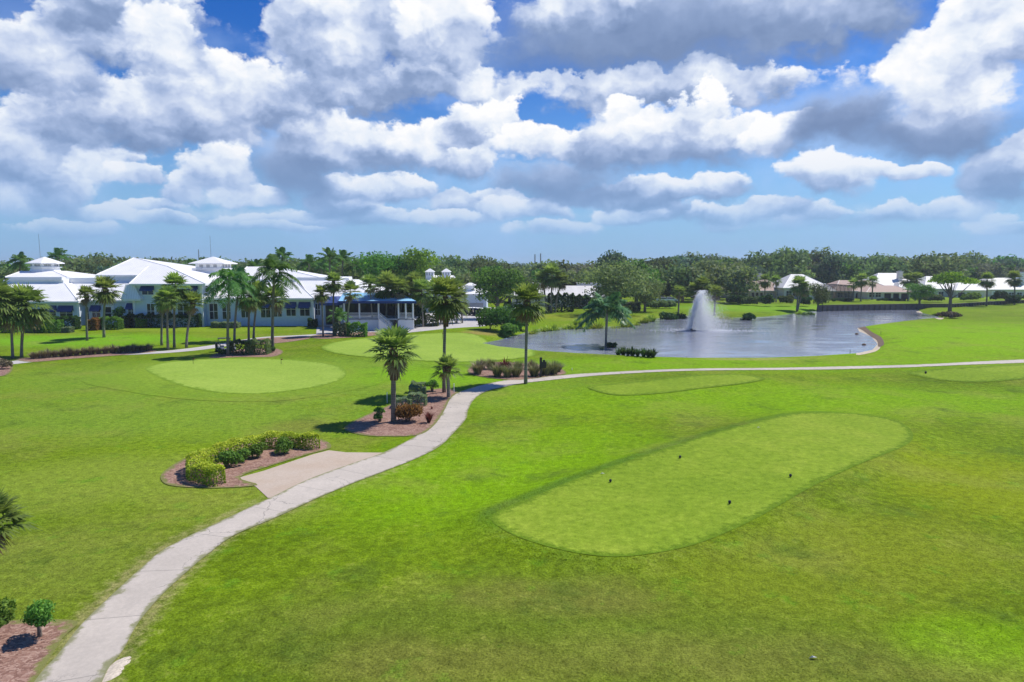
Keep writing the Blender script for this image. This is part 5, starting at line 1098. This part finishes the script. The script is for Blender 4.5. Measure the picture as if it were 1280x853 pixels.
roof(hB, 'lower_roof', M['wroof'], (xat(1000, 232, 370) - c, xat(1044, 232, 370) - c, -5, 6), zat(364, 231), (xat(1008, 238, 370) - c, xat(1032, 238, 370) - c, 2.6, 6), zat(355, 238), .25, M['trim'])
MB().box(xat(1002, 232, 370) - c, xat(1041, 232, 370) - c, -4.2, -.02, -.4, zat(364, 231) - .2).build('wing_wall', M['cream'], hB)
wins(hB, c, 236, (986, 994), 364, 371); 
for px in (1008, 1030): xx = xat(px, 231.8, 370) - c; window(hB, xx - .9, xx + .9, .8, 2.3, -4.2)
# arched pool cage
cx0, cx1 = xat(1035, 228, 370), xat(1066, 228, 370); pcg = empty('pool_cage', ((cx0 + cx1) / 2, 228, 0), 0, 'arched dark-framed screen enclosure between the white and the tan roofed houses', 'screen enclosure'); w = (cx1 - cx0) / 2; zc = zat(368, 228); zt = zat(356.5, 228)
fr = MB(); sc_ = MB(); N_ = 6
prof = [(-w, 0), (-w, zc * .95), (-w * .8, zt - .7), (-w * .45, zt), (w * .45, zt), (w * .85, zt - .5), (w, zc), (w, 0)]
for k in range(4):
    y = k * 2.8
    fr.tube([(p[0], y, p[1]) for p in prof], .09, 4)
for p in prof: fr.tube([(p[0], 0, p[1]), (p[0], 8.4, p[1])], .08, 4)
for i in range(1, 6): xx = -w + 2 * w * i / 6; fr.tube([(xx, 0, 0), (xx, 0, zt if abs(xx) < w * .6 else zt - .7)], .06, 4)
fr.tube([(-w, 0, zc), (w, 0, zc)], .09, 4); fr.build('frame', M['cage'], pcg)
m_, t, b_, out = mat('insect_screen'); tr = t.new('ShaderNodeBsdfTransparent'); mx = t.new('ShaderNodeMixShader'); mx.inputs[0].default_value = .42; b_.inputs['Base Color'].default_value = (.03, .03, .035, 1); t.l.new(tr.outputs[0], mx.inputs[1]); t.l.new(b_.outputs[0], mx.inputs[2]); t.l.new(mx.outputs[0], out.inputs[0]); M['screen'] = m_
pv = [(p[0], y, p[1]) for y in (.05, 8.3) for p in prof]; n = len(prof); MBs = MB(); MBs.add(pv, [(i, i + 1, n + i + 1, n + i) for i in range(n - 1)] + [tuple(range(n)), tuple(range(2 * n - 1, n - 1, -1))]); MBs.build('screen', M['screen'], pcg)
hC, w, c, ze, zr = house('villa', 'villa with a pinkish tan tiled roof and a dark arched porch behind the seawall', 1044, 1120, 240, 18, 364, 350.5, 'tan', 'tile', (.25, .75))
roof(hC, 'lower_roof', M['tile'], (xat(1082, 234, 370) - c, xat(1141, 234, 370) - c, -6.5, 5), zat(365.5, 233), (xat(1095, 238, 370) - c, xat(1126, 238, 370) - c, 1.5, 5), zat(357.5, 240), .25, M['trim'])
MB().box(xat(1085, 234, 370) - c, xat(1138, 234, 370) - c, -5.8, -.02, -.4, zat(366, 233)).build('wing_wall', M['cream'], hC)
for p0, p1 in ((1106, 1114), (1117, 1124), (1127, 1135)):
    MB().box(xat(p0, 234, 370) - c, xat(p1, 234, 370) - c, -5.86, -5.78, 0, zat(367, 234)).build('porch_shade_panel', M['dark'], hC)  # no recess here: thin slabs coloured as the porch shade
for px in (1090, 1098): xx = xat(px, 234, 370) - c; window(hC, xx - .9, xx + .9, .7, 2.4, -5.8)
porch(hC, c, 240, 1068, 1082, 366.5, 3); wins(hC, c, 240, (1050, 1059), 366, 372)
hD, w, c, ze, zr = house('villa', 'two-storey villa with a white gabled roof and a wide white chimney', 1092, 1146, 256, 16, 358, 341.5, 'cream', 'wroof', (.34, .76))
chimney(hD, xat(1127, 258, 350) - c, 3.5, ze - .5, zat(340.5, 258), .85, 'cream')
roof(hD, 'porch_roof', M['wroof'], (xat(1120, 250, 370) - c, xat(1156, 250, 370) - c, -8, 4), zat(364, 248), (xat(1128, 252, 370) - c, xat(1148, 252, 370) - c, -1, 4), zat(353.5, 252), .25, M['trim'])
MB().box(xat(1123, 250, 370) - c, xat(1153, 250, 370) - c, -7, -.02, -.4, zat(364.5, 248)).build('wing_wall', M['grey'], hD)
wins(hD, c, 256, (1100, 1108, 1136), 360, 364, .8)
hE, w, c, ze, zr = house('villa', 'white roofed villa half hidden by the umbrella-crowned tree', 1156, 1218, 250, 18, 361, 345.5, 'cream', 'wroof', (.3, .78))
roof(hE, 'lower_roof', M['wroof'], (xat(1192, 246, 370) - c, xat(1232, 246, 370) - c, -5, 6), zat(363, 245), (xat(1202, 250, 370) - c, xat(1224, 250, 370) - c, 2, 6), zat(354.5, 250), .25, M['trim'])
MB().box(xat(1195, 246, 370) - c, xat(1230, 246, 370) - c, -4.3, -.02, -.4, zat(363.5, 245)).build('wing_wall', M['cream'], hE)
for p0, p1 in ((1197, 1205), (1208, 1216)): MB().box(xat(p0, 246, 370) - c, xat(p1, 246, 370) - c, -4.36, -4.28, 0, zat(366, 246)).build('porch_shade_panel', M['dark'], hE)  # porch shade painted as dark slabs on the wing wall
wins(hE, c, 250, (1164, 1176), 365, 371)
hF, w, c, ze, zr = house('villa', 'last white villa at the frame edge with a rounded white chimney', 1232, 1300, 254, 18, 362, 347.5, 'cream', 'wroof', (.3, .7))
chimney(hF, xat(1276, 258, 350) - c, 4, ze, zat(342, 258), 1.3, 'white'); porch(hF, c, 254, 1240, 1256, 365.5, 3, 'white'); wins(hF, c, 254, (1264, 1274, 1286), 366, 371)

# ---- timber seawall
Pw = [Vector((*hit(x, y, WZ), WZ)) for x, y in [(1022, 389.2), (1060, 388.4), (1100, 387.8), (1146, 387)]] + [G(x, y) for x, y in [(1190, 384.5), (1235, 381.5), (1275, 379.5), (1330, 377)]]
o = empty('timber_seawall', Pw[0].copy(), 0, 'dark timber seawall with upright posts along the far edge of the lake', 'seawall'); k = MB(); cp = MB(); base = Pw[0]
hgt = 1.45
for a, b in zip(Pw[:-1], Pw[1:]):
    a, b = a - base, b - base; t = (b - a).normalized(); nn = Vector((t.y, -t.x, 0)) * .08
    if nn.y > 0: nn = -nn
    z1a, z1b = WZ + hgt - base.z, WZ + hgt - base.z
    f = lambda p, z, s: (p.x + nn.x * s, p.y + nn.y * s, z)
    k.add([f(a, -.8, 1), f(b, -.8, 1), f(b, z1b, 1), f(a, z1a, 1), f(a, -.8, -1), f(b, -.8, -1), f(b, z1b, -1), f(a, z1a, -1)], [(0, 1, 2, 3), (7, 6, 5, 4), (3, 2, 6, 7), (0, 3, 7, 4), (1, 5, 6, 2)])
    cp.add([f(a, z1a + .004, 3), f(b, z1b + .004, 3), f(b, z1b + .16, 3), f(a, z1a + .16, 3), f(a, z1a + .004, -3), f(b, z1b + .004, -3), f(b, z1b + .16, -3), f(a, z1a + .16, -3)], [(0, 1, 2, 3), (7, 6, 5, 4), (3, 2, 6, 7), (0, 3, 7, 4), (1, 5, 6, 2), (0, 4, 5, 1)])
k.build('planks', M['timber'], o); cp.build('cap_rail', M['timber'], o)
pm = None; tot = 0
for a, b in zip(Pw[:-1], Pw[1:]):
    L_ = (b - a).length; n = int(L_ / 1.55)
    for i in range(n):
        if tot > 96: break
        p = a.lerp(b, i / n) - base; tot += 1
        if pm is None: pm = mesh('post', MB().box(-.13, .13, -.42, -.12, -.9, hgt + .1).v, MB().box(-.13, .13, -.42, -.12, -.9, hgt + .1).f, M['timber'])
        link_mesh('post', pm, o, (p.x, p.y, 0))

# ================================================================== golf carts, cars, small things, fountain
def wheel(parent, x, y, r=.23, w=.2):
    t_ = MB(); n = 14
    for s in (-1, 1): pass
    vs = [(s * w / 2, math.cos(i * 2 * math.pi / n) * r, r + math.sin(i * 2 * math.pi / n) * r) for s in (-1, 1) for i in range(n)]
    t_.add(vs, [tuple(range(n - 1, -1, -1)), tuple(range(n, 2 * n))] + [(i, (i + 1) % n, n + (i + 1) % n, n + i) for i in range(n)])
    o = t_.build('wheel', M['tyre'], parent, loc=(x, y, 0)); h = MB(); rr = r * .55
    vs = [(s * (w / 2 + .012), math.cos(i * 2 * math.pi / n) * rr, r + math.sin(i * 2 * math.pi / n) * rr) for s in (-1, 1) for i in range(n)]
    h.add(vs, [tuple(range(n - 1, -1, -1)), tuple(range(n, 2 * n))] + [(i, (i + 1) % n, n + (i + 1) % n, n + i) for i in range(n)]); h.build('rim', M['chrome'], o)
def golf_cart(loc, rz, label, group, bodym, roofm='white', bags=True):
    o = empty('golf_cart', loc, rz, label, 'golf cart', group); b = MB()
    b.frustum((-.58, .58, -1.2, -.5), .28, (-.5, .5, -1.05, -.55), .80).box(-.58, .58, -.5, .30, .24, .36).frustum((-.60, .60, .30, 1.15), .28, (-.58, .58, .36, 1.05), .66); b.build('body', M[bodym], o)
    s = MB().box(-.52, .52, .28, .74, .665, .80).frustum((-.52, .52, .70, .80), .80, (-.52, .52, .78, .86), 1.22); s.build('seat', M['seat'], o)
    MB().frustum((-.58, .58, -.62, 1.0), 1.78, (-.52, .52, -.52, .92), 1.86).build('roof', M[roofm], o)
    for x in (-.5, .5):
        MB().tube([(x, -.72, .78), (x, -.45, 1.78)], .022, 5).build('roof_post', M['black'], o); MB().tube([(x, 1.0, .62), (x, .92, 1.78)], .022, 5).build('roof_post', M['black'], o)
        MB().box(x * .7 - .08, x * .7 + .08, -1.215, -1.12, .52, .64).build('headlight', M['chrome'], o)
        for y in (-.82, .80): wheel(o, x * 1.1, y)
    MB().add([(-.47, -.68, .80), (.47, -.68, .80), (.47, -.46, 1.74), (-.47, -.46, 1.74)], [(0, 1, 2, 3)]).build('windscreen', M['glass'], o)
    MB().tube([(-.28, -.5, .78), (-.28, -.15, 1.02)], .02, 5).ring(-.28, -.13, 1.0, .17, 1.03, .17, 12).build('steering_wheel', M['black'], o)
    if bags:
        for x in (-.25, .25):
            g_ = MB().ring(x, 1.22, .42, .13, 1.22, .15, 10).build('golf_bag', M['black'], o)
    return o
pk = G(283, 439.5); golf_cart(pk, R(118), 'white golf cart with a dark canopy parked on the path beside the feather palm', None, 'carwhite', 'black')
GC = 'dark golf carts parked at the cart shed'
gc0 = None
for i, (x, y) in enumerate([(581.5, 394), (587, 394.5), (592.5, 394.5), (598, 395), (603.5, 395.5), (609, 396), (584, 391), (590, 391), (596, 391.5), (602, 392)]):
    lb = ('dark golf cart with pale canopy in the front row at the cart shed' if i < 6 else 'dark golf cart with pale canopy in the back row at the cart shed')
    if gc0 is None: gc0 = golf_cart(G(x, y), R(20), lb, GC, 'black', 'white', False)
    else:
        gg = 'dark golf carts in the front row' if i < 6 else 'dark golf carts in the back row'; dup(gc0, G(x, y), R(20 + 9 * (i % 3)), None, lb, gg)
gc0['group'] = 'dark golf carts in the front row'
def car(loc, rz, label, m_='carwhite'):
    o = empty('parked_car', loc, rz, label, 'car'); prof = [(-2.2, .35), (-2.25, .8), (-1.3, .95), (-.7, 1.42), (1.0, 1.46), (1.7, 1.0), (2.2, .92), (2.25, .4)]; w = .88; n = len(prof)
    vs = [(s * w * (.84 if p[1] > 1.2 else 1), p[0], p[1]) for s in (-1, 1) for p in prof]
    MB().add(vs, [tuple(range(n - 1, -1, -1)), tuple(range(n, 2 * n))] + [(i, (i + 1) % n, n + (i + 1) % n, n + i) for i in range(n)]).build('body', M[m_], o)
    for s in (-1, 1):
        MB().add([(s * .885, -1.1, .98), (s * .885, 1.45, 1.0), (s * .775, .95, 1.38), (s * .775, -.68, 1.36)], [(0, 1, 2, 3)]).build('side_window', M['glass'], o)
        for y in (-1.4, 1.4): wheel(o, s * .82, y, .32, .2)
    MB().add([(-.74, -1.24, 1.0), (.74, -1.24, 1.0), (.66, -.76, 1.40), (-.66, -.76, 1.40)], [(0, 1, 2, 3)]).build('windscreen', M['glass'], o)
    MB().add([(-.74, 1.62, 1.08), (.74, 1.62, 1.08), (.66, 1.06, 1.44), (-.66, 1.06, 1.44)], [(3, 2, 1, 0)]).build('rear_window', M['glass'], o); return o
car(G(636, 391), R(70), 'white parked car behind the glossy thicket'); car(G(647, 392.5), R(75), 'white parked car at the end of the thicket, nearer the lake')
car(Vector((xat(828.5, 205), 205, .6)), R(85), 'white parked car behind the long brownish hedge'); car(Vector((xat(838, 205), 205, .6)), R(85), 'second white parked car behind the long brownish hedge, nearer the fountain')
# signpost in the grass bed
p = G(676, 471.5); o = empty('yardage_post', p, 0, 'dark post with a small square head in the ornamental grass bed', 'signpost'); k = p.y / FPX; hh = 25 * k
MB().box(-.13, .13, -.09, .09, -.1, hh).build('post', M['black'], o); MB().box(.10, .55, -.14, .14, hh - 1.1, hh - .45).box(.2, .45, -.10, .10, hh - .45, hh - .25).build('head', M['black'], o)
# flagsticks on the putting greens
for x, y, h, lb in [(241.5, 455.5, 8, 'short flagstick near the edge of the nearer putting green'), (351.5, 455.5, 7, 'short flagstick beside the middle of the nearer putting green'), (553, 424, 8, 'short flagstick on the farther putting green beside the tall thin palm')]:
    p = G(x, y); o = empty('flagstick', p, 0, lb, 'flagstick', 'flagsticks on the putting greens'); hh = h * p.y / FPX
    MB().tube([(0, 0, -.05), (0, 0, hh)], .025, 6).build('pole', M['black'], o); MB().add([(0, 0, hh), (.28, .02, hh - .08), (0, 0, hh - .18), (0, .01, hh), (.28, .03, hh - .08), (0, .01, hh - .18)], [(0, 1, 2), (5, 4, 3), (0, 3, 4, 1), (1, 4, 5, 2)]).build('flag', M['red'], o)
# tee markers
tmb = mesh('marker', *(lambda b: (b.v, b.f))(MB().ring(0, 0, .0, .05, .10, .10, 10).ring(0, 0, .102, .10, .2, .06, 10)), M['black'], smooth=False)
for x, y, lb in [(763, 603.5, 'black tee marker at the back edge of the large tee, nearer the path'), (850, 573.5, 'black tee marker at the back edge of the large tee, farther along'), (912, 630.5, 'black tee marker nearest the viewer on the large tee'), (988, 597, 'black tee marker on the front half of the large tee, farther along'), (1157, 467.5, 'black tee marker on the far tee box by the fairway')]:
    o = empty('tee_marker', G(x, y) + Vector((0, 0, .03)), 0, lb, 'tee marker', 'tee markers'); s = .78 if y > 500 else 1.2; o.scale = (s,) * 3; link_mesh('marker', tmb, o)
# white path stakes, distance poles
for x, y, h, lb, m_ in [(311, 557, 10, 'thin white stake behind the golden hedge', 'white'), (567.5, 491, 12, 'thin white stake at the cart path beside the small palm', 'white'), (484, 504, 14, 'thin white stake in the lawn behind the path-side bed', 'white'), (858.5, 446.5, 5, 'short dark pole on the near shore below the fountain', 'black'), (1062.5, 442, 5, 'short dark pole standing at the cove', 'black'), (1101, 418, 4, 'thin dark pole on the fairway above the cove', 'black'), (715, 463, 3, 'short white stake by the cart path past the grass bed', 'white')]:
    p = G(x, y); hh = h * p.y / FPX; tag(MB().tube([(0, 0, -.1), (0, 0, hh)], .035, 6).build('stake', M[m_], None, loc=p), lb, 'stake')
# birds or stones in the cove shallows and on the green
for x, y, lb in [(1080, 431.5, 'dark rock in the shallow water of the cove'), (1071, 418, 'dark rock on the bank edge of the cove')]:
    g_ = np.random.default_rng(int(x)); b = MB(); b.ring(0, 0, -.3, .3, .12, .33, 9).ring(0, 0, .122, .33, .28, .15, 9); o = b.build('rock', M['soil'], None, loc=(*hit(x, y, WZ), WZ)); o.scale = (1, .7, .8); tag(o, lb, 'rock')
leafp = mesh('leaf', *(lambda b: (b.v, b.f))(MB().add([(-.12, 0, .01), (0, -.05, .06), (.13, 0, .03), (0, .05, .05), (-.02, 0, .09)], [(0, 1, 4), (1, 2, 4), (2, 3, 4), (3, 0, 4), (3, 2, 1, 0)])), M['grey'])
tag(link_mesh('fallen_leaf', leafp, None, G(1016, 824) + Vector((0, 0, .02))), 'curled grey dead leaf lying alone on the rough grass', 'leaf')
tag(link_mesh('fallen_leaf', leafp, None, G(948, 536) + Vector((0, 0, .05))), 'dead leaf at the far back edge of the large tee', 'leaf'); tag(link_mesh('fallen_leaf', leafp, None, G(753, 594) + Vector((0, 0, .05))), 'dead leaf on the large tee near its back marker', 'leaf')
# bare stone at the foot of the path and the pale roots spot
g_ = np.random.default_rng(3)
for i, (x, y, s) in enumerate([(148, 832, .28), (143, 840, .22), (153, 826, .2), (138, 846, .25)]):
    b = MB(); b.ring(0, 0, -.05, 1, .06, .8, 8, i).ring(0, 0, .062, .8, .14, .3, 8, i); o = b.build('limestone', M['stone'], None, loc=G(x, y)); o.scale = (s * 1.5, s * .8, s * .8); o.rotation_euler.z = .9; tag(o, 'pale limestone chunk in the grass beside the near cart path', 'stone', 'limestone chunks beside the path')
# radio masts
for x, yb, yt, Y, lb, r in [(55.5, 330, 293, 190, 'thin tall mast rising behind the first cupola', .06), (267, 325, 295, 195, 'thin tall mast rising behind the second cupola', .05), (252, 326, 312, 420, 'distant lattice mast beside the second cupola', .32), (668.5, 330, 318, 700, 'distant chimney stack on the horizon, shorter of two', .7), (675.5, 330, 317, 700, 'distant chimney stack on the horizon, taller of two', .7)]:
    z = zat(yt, Y); tag(MB().tube([(0, 0, 0), (0, 0, z * .6), (0, 0, z)], [r * 1.3, r, r * .8], 6).build('radio_mast', M['mast'], None, loc=(xat(x, Y), Y, 0)), lb, 'mast')

# ---- fountain
FB = Vector((*hit(864, 413.5, WZ), WZ)); k = FB.y / FPX; FH = 51 * k
m_, t, b_, out = mat('spray_drops'); b_.inputs['Base Color'].default_value = (.97, .98, .99, 1); b_.inputs['Roughness'].default_value = .3; tr = t.new('ShaderNodeBsdfTranslucent'); tr.inputs[0].default_value = (.97, .98, .99, 1); mx = t.new('ShaderNodeMixShader'); mx.inputs[0].default_value = .5; t.l.new(b_.outputs[0], mx.inputs[1]); t.l.new(tr.outputs[0], mx.inputs[2]); tp = t.new('ShaderNodeBsdfTransparent'); mx2 = t.new('ShaderNodeMixShader'); mx2.inputs[0].default_value = .6; t.l.new(mx.outputs[0], mx2.inputs[1]); t.l.new(tp.outputs[0], mx2.inputs[2]); t.l.new(mx2.outputs[0], out.inputs[0]); M['spray'] = m_
fo = empty('lake_fountain', FB, 0, 'tall white fountain jet blown sideways into mist in the middle of the lake', 'fountain')
MB().ring(0, 0, -.2, 1.0, .16, .9, 16).ring(0, 0, .163, .35, .4, .22, 12).build('float', M['black'], fo)
g = np.random.default_rng(17)
def drops(name, P, s):
    n = len(P); s = s[:, None]; o1 = np.array([[1, 0, 0], [-1, 0, 0], [0, 1, 0], [0, -1, 0], [0, 0, 1.25], [0, 0, -1.25]]); v = (P[:, None, :] + o1[None] * s[:, None, :]).reshape(-1, 3)
    fidx = np.array([[0, 2, 4], [2, 1, 4], [1, 3, 4], [3, 0, 4], [2, 0, 5], [1, 2, 5], [3, 1, 5], [0, 3, 5]]); f = (np.arange(n)[:, None, None] * 6 + fidx[None]).reshape(-1, 3)
    return link_mesh(name, mesh(name, v, f, M['spray']), fo)
n = 3600; s = g.uniform(0, 1, n); up = s * FH; wx = (s ** 2.2) * 2.0; sp = .08 + .42 * s ** 1.3
P = np.column_stack([wx + g.normal(0, 1, n) * sp, g.normal(0, 1, n) * sp, up * (1 - .02 * g.uniform(size=n))]); drops('jet', P, g.uniform(.025, .06, n))
n = 34000; s0 = g.uniform(.45, 1, n); wind = g.gamma(2.0, 1.0, n); fall = g.uniform(0, 1, n) ** .8; x = 2.0 * s0 ** 2.2 * .9 + fall ** .8 * (wind * 1.25 + .3) - .35; zt_ = s0 * FH * (1 - fall ** 1.7)
keep = x < 7.0; P = np.column_stack([x, g.normal(0, .65, n) * (1 + fall), zt_])[keep]; drops('windblown_spray', P, g.uniform(.014, .042, n)[keep])
n = 4000; fall = g.uniform(0, 1, n); P = np.column_stack([-.3 - np.abs(g.normal(0, .75, n)) * fall, g.normal(0, .6, n), FH * .6 * (1 - fall) ** 1.2 * g.uniform(0, 1, n)]); drops('back_spray', P, g.uniform(.012, .035, n))
n = 2600; a = g.uniform(0, 6.283, n); r = g.gamma(2., 1.1, n); P = np.column_stack([3.0 + np.cos(a) * r * 2.2, np.sin(a) * r * .9, g.uniform(.0, .05, n)]); drops('splash', P, g.uniform(.015, .05, n))

# ---- the humid air: one even volume round the camera and the whole place, sky outside it
HAZE = .00022
hz = MB().box(-2600, 2600, -60, 2300, -4, 32).build('haze', None) if HAZE else None
if hz:
    hm = bpy.data.materials.new('haze'); hm.use_nodes = True; t = NT(hm.node_tree); t.n.clear(); out = t.new('ShaderNodeOutputMaterial')
    pv = t.new('ShaderNodeVolumePrincipled'); pv.inputs['Color'].default_value = (.80, .88, 1, 1); pv.inputs['Density'].default_value = HAZE; pv.inputs['Anisotropy'].default_value = .2
    t.l.new(pv.outputs[0], out.inputs['Volume']); hz.data.materials.clear(); hz.data.materials.append(hm); hz['kind'] = 'stuff'
